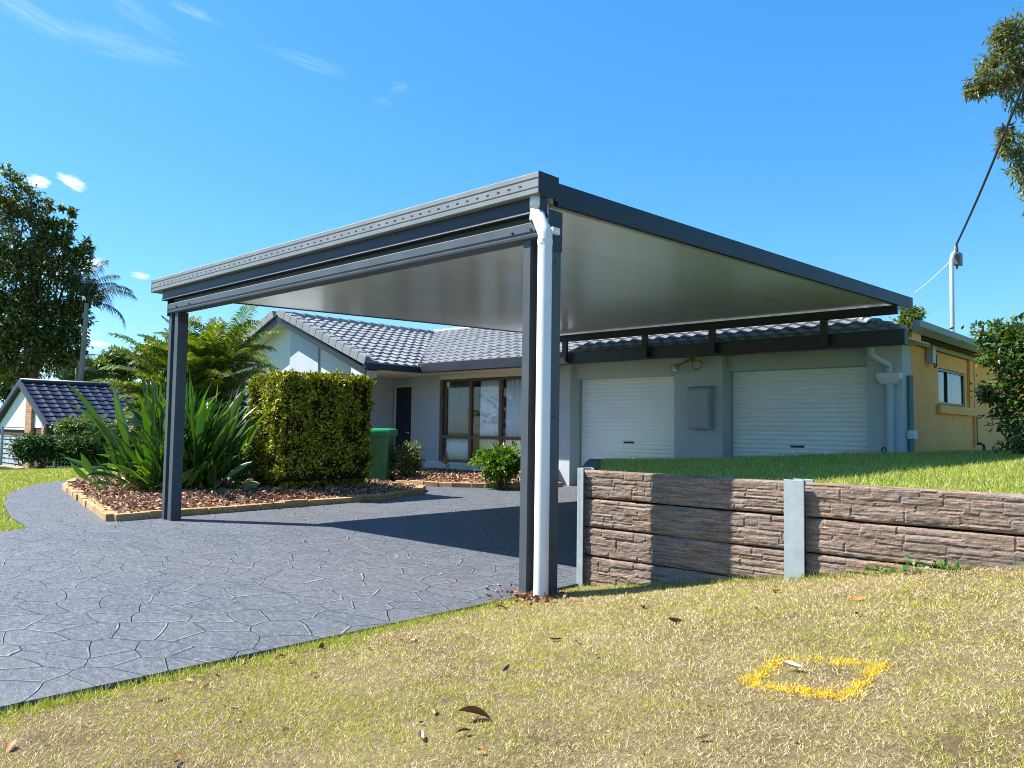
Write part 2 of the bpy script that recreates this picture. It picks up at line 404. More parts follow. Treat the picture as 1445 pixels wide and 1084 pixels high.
for a in ((102, 257, 24, 11, -.35, .95, 2.6, 1.1), (52, 256, 20, 13, -.1, .95, 2.4, 1.1), (135, 371, 22, 10, 0, .8, 2.4, 1.2),
          (60, 372, 80, 30, 0, .75, 3.4, 1.2), (198, 389, 18, 6, 0, .7, 2.4, 1.2), (128, 485, 36, 8, -.05, .6, 2.9, 1.2), (118, 470, 26, 6, 0, .5, 2.9, 1.2),
          (40, 20, 70, 18, -.35, .16, 3.0, 1.5), (165, 62, 110, 26, -.05, .14, 3.0, 1.5), (272, 17, 46, 10, -.25, .18, 3.0, 1.4),
          (435, 88, 80, 13, -.2, .11, 3.0, 1.5), (190, 15, 80, 20, -.5, .10, 3.0, 1.5), (563, 124, 22, 13, .4, .08, 2.6, 1.4), (540, 142, 20, 9, 0, .07, 2.6, 1.4),
          (210, 520, 110, 34, 0, .35, 3.0, 1.3)):
    cloud(*a)
bg = k.n('ShaderNodeBackground'); bg.inputs['Strength'].default_value = .090; k.link(col, bg.inputs['Color'])
wo = k.n('ShaderNodeOutputWorld'); k.link(bg.outputs[0], wo.inputs[0])
sun = bpy.data.lights.new('sun', 'SUN'); so = bpy.data.objects.new('sun', sun); COL.objects.link(so)
sun.energy = 5.0; sun.angle = math.radians(.53); sun.color = (1.0, .95, .87)
so.rotation_euler = SUNDIR.to_track_quat('Z', 'Y').to_euler()
sc.view_settings.view_transform = 'Standard'; sc.view_settings.look = 'None'; sc.view_settings.exposure = 1.25; sc.view_settings.gamma = 1
sc.cycles.max_bounces = 8; sc.cycles.transparent_max_bounces = 12; sc.cycles.use_denoising = True; sc.cycles.denoising_prefilter = 'NONE'; sc.cycles.filter_width = 1.0
# ------------------------------------------------------------------ ground, lawns, driveway
def gz(X, Y):
    X = np.asarray(X, dtype=float); Y = np.asarray(Y, dtype=float)
    return -.035-np.clip(.045*np.maximum(0, -X-22), 0, 1.0)-np.clip(.004*np.maximum(0, np.hypot(X, Y)-60), 0, 2)
def zl(X, Y):
    X = np.asarray(X, dtype=float); Y = np.asarray(Y, dtype=float)
    a = .19*np.clip((Y+.5)/5.5, 0, 1)
    t = np.maximum(X+3.9, 0); prof = np.where(t < .7, t*.8, t-.14)
    return a*prof-.03+.012*(snoise(X*1.3+9, Y*1.3+9, 3)-.5)-.05*np.maximum(0, -Y-.5)-.03*np.maximum(0, X-2)
def zu(X, Y):
    X = np.asarray(X, dtype=float); Y = np.asarray(Y, dtype=float)
    t = np.clip((Y-5.1)/8.4, 0, 1)
    far = np.interp(X, [-9.9, -7, -4.1, 0, 6], [.50, .665, .91, .93, .95])
    return .85+(far-.85)*t+.014*(snoise(X*.9+40, Y*.9+40, 5)-.5)
def grid(name, xs, ys, zf, mat, kind, xl=None):
    XX, YY = np.meshgrid(xs, ys)
    if xl is not None:   # sheared left boundary
        XX = np.array([[xl(y)+(x-xs[0])/(xs[-1]-xs[0])*(xs[-1]-xl(y)) for x in xs] for y in ys])
    V = np.stack([XX, YY, zf(XX, YY)], axis=-1).reshape(-1, 3); nx, ny = len(xs), len(ys)
    i = np.arange(ny-1)[:, None]*nx+np.arange(nx-1)[None]; i = i.ravel()
    F = np.stack([i, i+1, i+1+nx, i+nx], axis=1)
    return tag(npmesh(name, V, F, mat, smooth=True), kind=kind)
gx = np.concatenate([[-900, -500, -250, -140, -90], np.arange(-66, 40, 2.0), [60, 120, 300, 900]])
gy = np.concatenate([[-600, -200, -80], np.arange(-40, 60, 2.0), [80, 120, 200, 400, 900]])
grid('ground', gx, gy, gz, GROUND, 'structure')
grid('front_lawn', np.arange(-3.86, 14, .12), np.arange(-8, 5.0, .12), zl, LAWN_DRY, 'structure')
XL = lambda y: float(np.interp(y, [5.1, 13.45, 40], [-3.86, -9.9, -9.9]))
grid('upper_lawn', np.linspace(-3.86, 30, 90), np.concatenate([np.arange(5.09, 14, .3), np.arange(14.3, 40, 1.2)]), zu, LAWN_GREEN, 'structure', XL)
# concrete kerb holding the left side of the upper lawn
kb = MB()
ys = np.linspace(5.14, 13.44, 20)
for a, b in zip(ys[:-1], ys[1:]):
    xa, xb = XL(a), XL(b); za, zb = float(zu(xa, a))+.03, float(zu(xb, b))+.03
    kb.hexa([(xa-.14, a, -.1), (xa+.02, a, -.1), (xb+.02, b, -.1), (xb-.14, b, -.1), (xa-.14, a, za), (xa+.02, a, za), (xb+.02, b, zb), (xb-.14, b, zb)])
tag(kb.build('concrete_kerb', CONC), 'dark concrete kerb holding up the left side of the upper lawn by the garage door', 'kerb')

PATH_OUT = [tuple(onz(x, y, 0)[:2]) for x, y in ((40, 745), (14, 728), (6, 712), (11, 697), (43, 685), (93, 677.5), (137, 674))]
dp = [(-3.9, -8), (-3.9, 13.6), (-9.0, 13.6), (-17.0, 13.6), (-17.0, 12.2), (-19.0, 11.0), (-19.7, 8.5)]+[p for p in reversed(PATH_OUT)]+[(-9.95, 2.4), (-9.9, -8)]
db = MB(); db.prism([(x, y, -.16) for x, y in dp], (0, 0, .16))
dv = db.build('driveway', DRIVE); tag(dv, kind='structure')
# garden bed 1
BED = [(-10.33, 3.86), (-10.40, 4.70), (-10.52, 6.3), (-10.62, 7.6), (-10.75, 8.5), (-11.15, 9.4), (-11.78, 10.12), (-12.5, 10.25), (-13.5, 10.2), (-15.0, 10.25), (-17.2, 9.6), (-18.6, 8.4),
       (-18.5, 6.9), (-17.9, 6.05), (-17.0, 5.55), (-15.9, 5.1), (-14.2, 4.72), (-12.3, 4.28)]
def bed_mesh(name, poly, mat, h0=.05, h1=.17):
    P = np.array(poly); c = P.mean(0); rings = [(1.0, h0), (.93, h0+.03), (.75, h1*.85), (.5, h1), (.25, h1)]
    dense = []
    for i in range(len(P)):
        a, b = P[i], P[(i+1) % len(P)]
        n = max(2, int(np.linalg.norm(b-a)/.25))
        dense += [a+(b-a)*t for t in np.linspace(0, 1, n, endpoint=False)]
    D = np.array(dense); n = len(D); V = []; F = []
    for s, h in rings:
        Q = c+(D-c)*s
        V += [(q[0], q[1], h+.025*float(snoise(q[0]*2.2+50, q[1]*2.2+50, 8)-.5)) for q in Q]
    V.append((c[0], c[1], h1))
    for r in range(len(rings)-1):
        for i in range(n): F.append((r*n+i, r*n+(i+1) % n, (r+1)*n+(i+1) % n, (r+1)*n+i))
    b = (len(rings)-1)*n
    for i in range(n): F.append((b+i, b+(i+1) % n, len(V)-1))
    mb = MB(); mb.v = V; mb.f = F
    return tag(mb.build(name, mat, smooth=True), kind='structure')
def in_poly(x, y, poly):
    ins = np.zeros(len(x), dtype=bool); n = len(poly)
    for i in range(n):
        x1, y1 = poly[i]; x2, y2 = poly[(i+1) % n]
        c = ((y1 > y) != (y2 > y)) & (x < (x2-x1)*(y-y1)/(y2-y1+1e-12)+x1); ins ^= c
    return ins
bed_mesh('mulch', BED, MULCH)
bf = [tuple(onz(x, y, 0)[:2]) for x, y in ((560, 683.5), (600, 686), (640, 687.5), (690, 688.5), (735, 689), (792, 687))]
BED2 = bf+[(-11.15, 13.5), (-16.3, 13.5), (-16.0, 12.3), (-14.6, 11.5)]
bed_mesh('mulch', BED2, MULCH, .05, .16)
def edging(poly, wdt, h, closed, label, name='garden_edging', seg=.42):
    P = [np.array(p) for p in poly]; n = len(P); mb = MB()
    idx = range(n if closed else n-1)
    for i in idx:
        a, b = P[i], P[(i+1) % n]; L = np.linalg.norm(b-a); t = (b-a)/L; nn = np.array([t[1], -t[0]])
        ks = max(1, round(L/seg))
        for j in range(ks):
            p = a+t*(L*j/ks+.004); q = a+t*(L*(j+1)/ks-.004)
            hh = h*random.uniform(.86, 1.1); o = random.uniform(-.012, .012); w2 = wdt*random.uniform(.92, 1.08)
            c = [p-nn*(w2*.5)+nn*o, q-nn*(w2*.5)+nn*o, q+nn*(w2*.5)+nn*o, p+nn*(w2*.5)+nn*o]
            mb.hexa([(*x, -.02) for x in c]+[(*x, hh*random.uniform(.95, 1.05)) for x in c])
    o = mb.build(name, EDGE, bevel=.012); return tag(o, label, 'edging')
edging(BED, .15, .095, True, 'sandstone coloured block edging around the mulched island bed with the hedge')
edging(bf, .12, .10, False, 'sandstone coloured block edging along the mulch bed below the window')
# bark chips lying on the mulch
def chips(name, poly, n, h0, h1, mat):
    P = np.array(poly); lo, hi = P.min(0), P.max(0)
    x = rng.uniform(lo[0], hi[0], n*2); y = rng.uniform(lo[1], hi[1], n*2); k_ = in_poly(x, y, poly); x, y = x[k_][:n], y[k_][:n]
    c = P.mean(0); n = len(x)
    # height from the mound: fraction of the way to the outline
    z = np.empty(n)
    ang = np.arctan2(P[:, 1]-c[1], P[:, 0]-c[0]); rad = np.hypot(P[:, 0]-c[0], P[:, 1]-c[1]); o = np.argsort(ang)
    rr = np.interp(np.arctan2(y-c[1], x-c[0]), ang[o], rad[o], period=2*PI); s = np.clip(np.hypot(x-c[0], y-c[1])/rr, 0, 1)
    z = np.interp(s, [0, .25, .5, .75, .93, 1], [h1, h1, h1, h1*.85, h0+.03, h0])+.02
    D = rng.normal(size=(n, 3)); D[:, 2] *= .35
    V, F = leaf_cloud(np.stack([x, y, z], 1), D, rng.uniform(.04, .10, n), rng.uniform(.02, .045, n), .1)
    return tag(npmesh(name, V, F, mat), kind='stuff')
CHIP = leafmat('bark_chip', [(.12, .05, .03), (.30, .15, .085), (.48, .29, .18), (.62, .47, .35), (.20, .10, .06)], .85, .0, .15)
chips('bark_chips', BED, 15000, .05, .17, CHIP)
chips('bark_chips', BED2, 6000, .05, .16, CHIP)

# ------------------------------------------------------------------ retaining wall of rough sleepers with galvanised posts
WY = 5.0
rw = empty('retaining_wall', (-3.9, WY, 0), 'low retaining wall of rough brown sleepers slotted between galvanised steel posts', 'retaining wall')
def sleeper(x0, x1, z0, z1, seed):
    r = np.random.default_rng(seed); st = .0105
    nx = max(8, int((x1-x0)/st)); nz = 21
    xs = np.linspace(x0, x1, nx); zs = np.linspace(z0, z1, nz)
    dep = np.zeros((nz, nx)); crack = np.zeros((nz, nx))
    cuts = np.sort(np.concatenate([[0], np.array([.2, .4, .6, .8])+r.uniform(-.07, .07, 4), [1]]))
    for i in range(len(cuts)-1):               # split-stone like ledges
        a, b = int(cuts[i]*nz), max(int(cuts[i]*nz)+1, int(cuts[i+1]*nz)); x = 0
        while x < nx:
            ln = int(r.uniform(8, 34)); y0 = int(np.clip(a+r.integers(-1, 2), 0, nz-1)); y1 = int(np.clip(b+r.integers(-1, 2), y0+1, nz))
            dep[y0:y1, x:x+ln] = r.uniform(-.003, .005)
            if r.random() < .75: crack[y0, x:x+ln] = r.uniform(.4, 1)
            if x > 0 and r.random() < .8: crack[y0:y1, x:x+1] = r.uniform(.5, 1)
            x += ln
    X, Z = np.meshgrid(xs, zs)
    dep += .004*(snoise(X*5+seed, Z*26+seed, 11)-.5)+.006*(snoise(X*30+seed, Z*80+seed, 12)-.5)-.007*crack
    edge = np.minimum(np.arange(nz), nz-1-np.arange(nz))[:, None]
    dep -= np.where(edge == 0, .016, np.where(edge == 1, .003, 0))
    zj = Z+np.where(edge == 0, 0, .0)+.004*(snoise(X*3+seed*3, Z*0+seed, 13)-.5)
    V = [(X[j, i], WY-dep[j, i], zj[j, i]) for j in range(nz) for i in range(nx)]
    F = [(j*nx+i, j*nx+i+1, (j+1)*nx+i+1, (j+1)*nx+i) for j in range(nz-1) for i in range(nx-1)]
    b = len(V)                                   # back row
    V += [(x, WY+.08, z1) for x in xs]+[(x, WY+.08, z0) for x in xs]
    for i in range(nx-1):
        F.append(((nz-1)*nx+i, (nz-1)*nx+i+1, b+i+1, b+i)); F.append((i+1, i, b+nx+i, b+nx+i+1)); F.append((b+i, b+i+1, b+nx+i+1, b+nx+i))
    mb = MB(); mb.v = V; mb.f = F
    o = mb.build('sleeper', TIMBER, rw); return o
zr = [-.02, .222, .446, .668, .893]
BAYS = [(-3.885, -2.20), (-2.09, .32), (.43, 2.6)]
for bi, (x0, x1) in enumerate(BAYS):
    for ri in range(4):
        gap = .004 if ri else 0
        sleeper(x0, x1, zr[ri]+gap+(.003 if ri == 3 else 0), zr[ri+1]-.004, 20+bi*7+ri)
def hpost(xc, wd, z1, end=False):
    mb = MB()
    if end:
        mb.box(xc-.025, WY-.035, -.15, xc, WY+.13, z1); mb.box(xc, WY-.035, -.15, xc+.035, WY-.028, z1-.001); mb.box(xc, WY+.1, -.15, xc+.035, WY+.107, z1-.001)
    else:
        mb.box(xc-wd/2, WY-.05, -.15, xc+wd/2, WY-.036, z1); mb.box(xc-.006, WY-.036, -.15, xc+.006, WY+.1, z1-.001); mb.box(xc-wd/2, WY+.1, -.15, xc+wd/2, WY+.112, z1)
    return mb.build('steel_post', GALV, rw, bevel=.002)
hpost(-3.888, .1, .905, True)
hpost(-2.145, .132, .905); hpost(.375, .132, .905)

# ------------------------------------------------------------------ carport
cp = empty('carport', (-7, 4.4, 0), 'open flat roofed carport in dark grey steel with two posts and white downpipe', 'carport')
RL, RR, RF, RB = -10.55, -3.78, 4.47, 13.17          # roof outline
SL = .031
zb = lambda y: 2.897+SL*(y-4.47)                      # underside height
zt = lambda y: zb(y)+.185
def slab(mb, x0, x1, y0, y1, zlo, zhi):
    mb.hexa([(x0, y0, zlo(y0)), (x1, y0, zlo(y0)), (x1, y1, zlo(y1)), (x0, y1, zlo(y1)), (x0, y0, zhi(y0)), (x1, y0, zhi(y0)), (x1, y1, zhi(y1)), (x0, y1, zhi(y1))])
# insulated roof panels, each a tray with a joint; laid side by side they read as one sheet
rp = MB(); xs = np.linspace(RL+.06, RR-.05, 8)
for a, b in zip(xs[:-1], xs[1:]): slab(rp, a+.003, b-.003, RF+.04, RB-.02, lambda y: zb(y)+.02, lambda y: zb(y)+.10)
slab(rp, RL+.06, RR-.05, RF+.05, RB-.03, lambda y: zb(y)+.028, lambda y: zb(y)+.09)
rp.build('roof_panel', SOFFIT, cp)
f = MB(); slab(f, RR-.045, RR, RF+.06, RB, zb, lambda y: zt(y)-.012)
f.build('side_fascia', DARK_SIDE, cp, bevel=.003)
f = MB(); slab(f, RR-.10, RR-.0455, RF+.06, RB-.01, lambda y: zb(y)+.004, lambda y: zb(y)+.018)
f.build('fascia_return', plain('lit_grey_lip_metal', (.36, .35, .33), .5), cp)  # lip of the fascia; its lit look is put into the pale colour
f = MB(); slab(f, RL, RL+.055, RF+.06, RB, lambda y: zb(y)+.012, lambda y: zt(y)-.012)
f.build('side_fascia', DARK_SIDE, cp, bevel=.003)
f = MB(); slab(f, RL+.06, RR-.05, RB-.018, RB+.03, lambda y: zb(y)+.01, lambda y: zt(y)-.01)
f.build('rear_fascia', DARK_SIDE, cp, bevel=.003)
# front gutter with its grooved slotted face
g = MB(); z0, z1 = 2.944, 3.108; gy0 = 4.30
prof = [(gy0+.008, z0), (gy0, z0+.006), (gy0, z0+.038), (gy0+.006, z0+.042), (gy0+.006, z0+.048), (gy0, z0+.052), (gy0, z0+.108), (gy0+.007, z0+.112), (gy0+.007, z0+.119), (gy0, z0+.123), (gy0, z1-.006), (gy0+.006, z1), (gy0+.014, z1),
        (gy0+.014, z0+.02), (4.455, z0+.02), (4.455, z1-.03), (4.468, z1-.03), (4.468, z0)]
g.prism([(RL, y, z) for y, z in prof], (RR-.0-RL, 0, 0)); nf_ = len(g.f); x = RL+.25
while x < RR-.1: g.box(x, gy0-.0015, z0+.074, x+.028, gy0+.003, z0+.086); x += .115
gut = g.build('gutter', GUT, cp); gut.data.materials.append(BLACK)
for p_ in gut.data.polygons[nf_:]: p_.material_index = 1
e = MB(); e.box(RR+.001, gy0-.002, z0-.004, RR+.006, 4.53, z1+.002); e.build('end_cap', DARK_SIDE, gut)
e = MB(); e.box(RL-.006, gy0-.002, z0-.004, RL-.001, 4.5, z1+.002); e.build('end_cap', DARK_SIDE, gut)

# fascia channel below the gutter, then the shadow gap, then the front beam
f = MB(); fx0, fx1 = -10.34, -3.80
pr = [(4.352, 2.838), (4.350, 2.828), (4.345, 2.822), (4.347, 2.816), (4.43, 2.816), (4.43, 2.942), (4.358, 2.942), (4.358, 2.86)]
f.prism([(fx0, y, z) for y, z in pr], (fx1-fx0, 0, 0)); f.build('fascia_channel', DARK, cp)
bm_ = MB(); bx0, bx1 = -10.17, -3.735
pr = [(4.364, 2.690), (4.364, 2.752), (4.372, 2.760), (4.49, 2.760), (4.49, 2.634), (4.372, 2.634), (4.356, 2.640), (4.352, 2.656), (4.352, 2.664), (4.36, 2.668), (4.372, 2.672)]
bm_.prism([(bx0, y, z) for y, z in pr], (bx1-bx0, 0, 0)); bm_.box(bx0, 4.43, 2.761, bx1, 4.49, 2.8155)
fb = bm_.build('front_beam', plain('mid_grey_beam_metal', (.075, .088, .105), .45, 0, .35, .12, 3), cp)
def bolt(parent, p, ax, r=.011, h=.012, mat=DARK):
    mb = MB(); p = np.array(p); a = np.array(ax)
    mb.tube([p, p+a*h], r, 6); return mb.build('bolt', mat, parent)
for px_ in (250, 268, 722, 748):
    X = ony(px_, 400, 4.36)[0]; bolt(fb, (X, 4.3635, 2.70), (0, -1, 0))
POSTM = plain('post_metal', (.068, .080, .090), .5, 0, .3, .12, 3)
def post(x0, x1, zt_):
    """channel section post: two bright flanges either side of a sunk web"""
    mb = MB(); y0, y1 = 4.385, 4.515; wd = (x1-x0)
    a, b = x0+wd*.28, x0+wd*.64
    pr = [(x0, y0+.004), (x0+.004, y0), (a, y0), (a, y0+.10), (b, y0+.10), (b, y0), (x1-.004, y0), (x1, y0+.004), (x1, y1), (x0, y1)]
    mb.prism([(x, y, -.05) for x, y in pr], (0, 0, zt_+.05))
    return mb.build('post', POSTM, cp)
pl = post(-10.175, -9.905, 2.633); pr_ = post(-4.0, -3.735, 2.633)
cpl = MB(); cpl.box(-10.185, 4.36, 2.60, -10.176, 4.52, 2.82); cpl.build('cleat', DARK, cp); cpl = MB(); cpl.box(-9.904, 4.378, 2.50, -9.899, 4.51, 2.632); cpl.build('cleat', DARK, cp)
cpl = MB(); cpl.box(-3.734, 4.36, 2.53, -3.726, 4.52, 2.83); cpl.build('cleat', DARK, cp)
for z in (.35, 1.3, 2.45): bolt(pr_, (-3.735, 4.45, z), (1, 0, 0), .008, .006)
# rear beam on stub brackets above the house gutter
rb = MB(); rb.box(-11.3, 12.46, 3.012, -3.80, 12.54, 3.145); rb.build('rear_beam', DARK_SIDE, cp, bevel=.004)
for X in (-10.2, -8.27, -6.87, -4.90):
    s = MB(); s.box(X-.055, 12.465, 2.60, X+.055, 12.535, 3.0115); s.box(X-.04, 12.535, 2.60, X+.04, 12.585, 2.66)
    s.build('roof_bracket', DARK, cp, bevel=.003)
# white downpipe with offset
d = MB(); X0, Y0 = -3.862, 4.385; X1, Y1 = -3.733, 4.3305
d.tube([(X0, Y0, 2.943), (X0, Y0, 2.86)], .058, 20); d.build('outlet', WHITEP, cp, True)
d = MB(); pts = [(X0, Y0, 2.862), (X0, Y0, 2.83), (X0+.012, Y0-.006, 2.81), (X1-.012, Y1+.006, 2.655), (X1, Y1, 2.63), (X1, Y1, .02)]
d.tube(pts, .0535, 24); o = d.build('downpipe', WHITEP, cp); smooth_angle(o, 60)
for z0_, z1_ in ((2.585, 2.66), (2.80, 2.835)):
    c_ = MB(); xx, yy = (X1, Y1) if z0_ < 2.7 else (X0, Y0); c_.tube([(xx, yy, z0_-.03), (xx, yy, z0_+.008)], .0565, 24); smooth_angle(c_.build('pipe_joint', WHITEP, o), 60)
c_ = MB(); c_.box(X1+.03, Y1+.02, 2.635, X1+.062, Y1+.10, 2.685); c_.build('pipe_bracket', WHITEP, o, bevel=.006)
# ------------------------------------------------------------------ the house
hs_ = empty('house', (-9, 13.5, 0), 'low grey and ochre house with dark tiled roof, two white roller doors and curtained window', 'house')
FY, DY = 13.51, 13.90                  # facade plane, recessed door plane
W = MB()
ZT = 2.66
W.box(-11.17, FY, -.05, -10.87, DY+.06, ZT)                      # column left of the left door
W.box(-8.25, FY+.005, -.05, -7.215, DY+.06, ZT)                  # pier with the meter box
W.box(-4.60, FY, -.05, -4.05, DY+.06, ZT)                        # pier at the right corner
W.box(-10.868, FY+.2, 2.33, -8.252, DY+.06, ZT-.003)             # lintels
W.box(-7.213, FY+.2, 2.36, -4.602, DY+.06, ZT-.003)
W.box(-15.15, FY+.004, 2.50, -11.172, FY+.25, ZT)                # over the window
W.box(-15.15, FY+.004, -.05, -11.172, FY+.25, .36)               # under the window
W.box(-16.22, FY+.002, -.05, -15.152, FY+.25, ZT)                # between entry and window
W.box(-17.10, FY+.06, 2.33, -16.222, FY+.25, ZT)                 # over the entry door
W.box(-17.30, 11.55, -.05, -17.102, FY+.25, ZT)                  # side of the wing
W.box(-21.3, 11.45, -.05, -17.302, 11.6, 2.55)                   # front of the wing
W.box(-21.3, 11.602, -.05, -21.1, 18, 2.55); W.box(-17.1, 18.0, -.05, -4.06, 18.2, 2.6); W.box(-21.0, 18.0, -.05, -17.2, 18.2, 2.6)
W.build('wall', WALL, hs_)
P_ = MB(); P_.box(-15.13, FY-.012, 2.452, -11.19, FY+.0035, 2.56); P_.build('lit_lintel_band', WALL_PALE, hs_)  # pale strip paints the lit band under the lintel into its colour
# ochre side wall
S = MB()
S.box(-4.25, DY+.062, .2, -4.052, 15.50, 2.80); S.box(-4.25, 15.502, .2, -4.054, 17.30, 1.76); S.box(-4.25, 15.502, 2.42, -4.054, 17.30, 2.80); S.box(-4.25, 17.302, .2, -4.052, 24, 2.80)
sw = S.build('side_wall', OCHRE, hs_)
S = MB(); S.box(-4.05, 15.35, 1.60, -3.98, 17.80, 1.757); S.build('window_sill', OCHRE, hs_, bevel=.006)
S = MB(); S.box(-4.05, 17.50, 1.76, -4.0, 17.78, 2.80); S.box(-4.05, 17.86, 1.0, -4.0, 17.93, 2.80); S.build('pilaster', OCHRE, hs_, bevel=.004)
# side window
sw_ = MB(); Yw0, Yw1, Zw0, Zw1 = 15.52, 17.28, 1.775, 2.41
for a in ((Yw0, Zw0, Yw1, Zw0+.04), (Yw0, Zw1-.04, Yw1, Zw1)): sw_.box(-4.12, a[0], a[1], -4.06, a[2], a[3])
for y in (Yw0, 16.12, Yw1-.04): sw_.box(-4.119, y, Zw0+.04, -4.061, y+.04, Zw1-.04)
win2 = sw_.build('side_window', ALU, hs_, bevel=.003)
p = MB(); p.box(-4.095, Yw0+.04, Zw0+.04, -4.089, 16.12, Zw1-.04); p.box(-4.085, 16.16, Zw0+.04, -4.079, Yw1-.04, Zw1-.04); p.build('pane', GLASS, win2)
p = MB()
for i in range(9):
    y = 16.2+i*.055; p.box(-4.19+.015*(i % 2), y, Zw0, -4.175+.015*(i % 2), y+.06, Zw1)
p.build('curtain', plain('grey_blind_cloth', (.30, .32, .34), .9), win2)
p = MB(); p.box(-4.60, 15.3, 1.6, -4.59, 17.5, 2.5); p.build('room', INT, win2)
# roller doors
def roller(x0, x1, zb_, zt_, hx, hz, pitch=.082):
    n = int((zt_-zb_)/pitch*8); zs = np.linspace(zb_, zt_, n); ph = (zs-zb_)/pitch*2*PI
    dy = DY-.018*np.where(np.sin(ph) > -.55, np.clip(np.sin(ph)+.55, 0, .5)*2, 0)
    V = []; F = []
    for z, y in zip(zs, dy): V += [(x0, y, z), (x1, y, z)]
    for i in range(n-1): F.append((2*i, 2*i+1, 2*i+3, 2*i+2))
    b = len(V)
    mb = MB(); mb.v = V; mb.f = F; mb.box(x0, DY+.01, zb_, x1, DY+.03, zt_); mb.box(x0, DY-.03, zb_-.03, x1, DY+.008, zb_)
    o = mb.build('garage_door', ROLL, hs_)
    for x in (x0+.004, x1-.012): t = MB(); t.box(x, DY-.018, zb_, x+.008, DY-.013, zt_); t.build('guide_edge', TRIM, o)
    h = MB(); h.box(hx-.125, DY-.04, hz-.018, hx+.125, DY-.013, hz+.018); h.build('handle', BLACK, o, bevel=.008); return o
roller(-10.845, -8.272, .02, 2.322, ony(888, 624.6, DY)[0], ony(888, 624.6, DY)[2])
roller(-7.205, -4.608, .35, 2.352, ony(1126, 630.3, DY)[0], ony(1126, 630.3, DY)[2])
t = MB(); t.box(-10.868, DY-.05, 2.3225, -8.252, DY+.058, 2.3295); t.box(-7.213, DY-.05, 2.353, -4.602, DY+.058, 2.3595); t.build('door_head_trim', TRIM, hs_)
# front window
win = empty('w', (0, 0, 0), None, None); bpy.data.objects.remove(win)
wx0, wx1 = -15.14, -11.19; wz0, wz1, wzm = .375, 2.448, 1.0
wf = MB(); ya, yb = FY+.03, FY+.10
wf.box(wx0, ya, wz0, wx1, yb, wz0+.06); wf.box(wx0, ya, wz1-.06, wx1, yb, wz1)
mull = [ony(x, 600, FY+.03)[0] for x in (663, 705.5)]+[-12.2]
for i, X in enumerate([wx0+.04]+mull+[wx1-.04]): wf.box(X-.045, ya-.006, wz0+.06, X+.045, yb, wz1-.06)
wf.box(wx0+.085, ya+.002, wzm-.04, wx1-.085, yb-.002, wzm+.04)
win = wf.build('front_window', BROWN, hs_)
pn = MB(); pn.box(wx0+.02, FY+.062, wz0+.02, wx1-.02, FY+.068, wz1-.02); pn.build('pane', GLASS, win)
def curtain(x0, x1, z0_, z1_, y, seed, mat=CURT):
    n = int((x1-x0)/.022)+2; xs_ = np.linspace(x0, x1, n); r = np.random.default_rng(seed); V = []; F = []
    ph = np.cumsum(r.uniform(.5, 1.1, n)); 
    for i, x_ in enumerate(xs_):
        yy = y+.022*math.sin(ph[i]); V += [(x_, yy, z0_), (x_+.012*math.sin(ph[i]*.7), yy+.01, z1_)]
    for i in range(n-1): F.append((2*i, 2*i+2, 2*i+3, 2*i+1))
    mb = MB(); mb.v = V; mb.f = F; o = mb.build('curtain', mat, win, smooth=True); so_ = o.modifiers.new('s', 'SOLIDIFY'); so_.thickness = .004
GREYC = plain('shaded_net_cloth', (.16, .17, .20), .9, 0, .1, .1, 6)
curtain(wx0+.10, mull[0]-.02, wz0+.05, wzm-.02, FY+.12, 1)
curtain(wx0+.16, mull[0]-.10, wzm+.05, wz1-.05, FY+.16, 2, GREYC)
curtain(mull[0]+.24, mull[1]-.03, wz0+.05, wz1-.03, FY+.125, 3)
curtain(mull[1]+.06, -12.25, wz0+.05, wz1-.03, FY+.125, 4); curtain(-12.15, wx1-.1, wz0+.05, wz1-.03, FY+.125, 5)
p = MB(); p.box(wx0, FY+.9, .2, wx1, FY+.92, 2.6); p.box(wx0, FY+.251, .2, wx1, FY+.9, .22); p.build('room', INT, win)
s = MB(); s.box(-15.5, FY-.16, .20, -11.175, FY+.028, .372); s.build('window_sill', WALL_PALE, hs_, bevel=.01)
s = MB(); s.box(-15.2, FY-.02, -.03, -11.18, FY+.002, .18); s.build('plinth', plain('dark_plinth', (.06, .065, .07), .8), hs_)
# front door
dx0, dx1 = ony(557, 600, FY+.02)[0], ony(580.5, 600, FY+.02)[0]
fd = MB(); fd.box(dx0, FY+.055, .05, dx1, FY+.085, 2.30); door = fd.build('front_door', NAVY, hs_, bevel=.004)
h = MB(); h.tube([(dx1-.09, FY+.054, 1.08), (dx1-.09, FY+.0, 1.08)], .02, 8); h.tube([(dx1-.09, FY+.0, 1.08), (dx1-.21, FY+.0, 1.08)], .012, 8); h.build('handle', CHROME, door)
fr = MB(); fr.box(dx0-.06, FY+.03, .0, dx0-.002, FY+.10, 2.36); fr.box(dx1+.002, FY+.005, .0, dx1+.05, FY+.10, 2.36); fr.box(dx0-.001, FY+.03, 2.302, dx1+.001, FY+.10, 2.36)
fr.build('door_frame', TRIM, hs_)
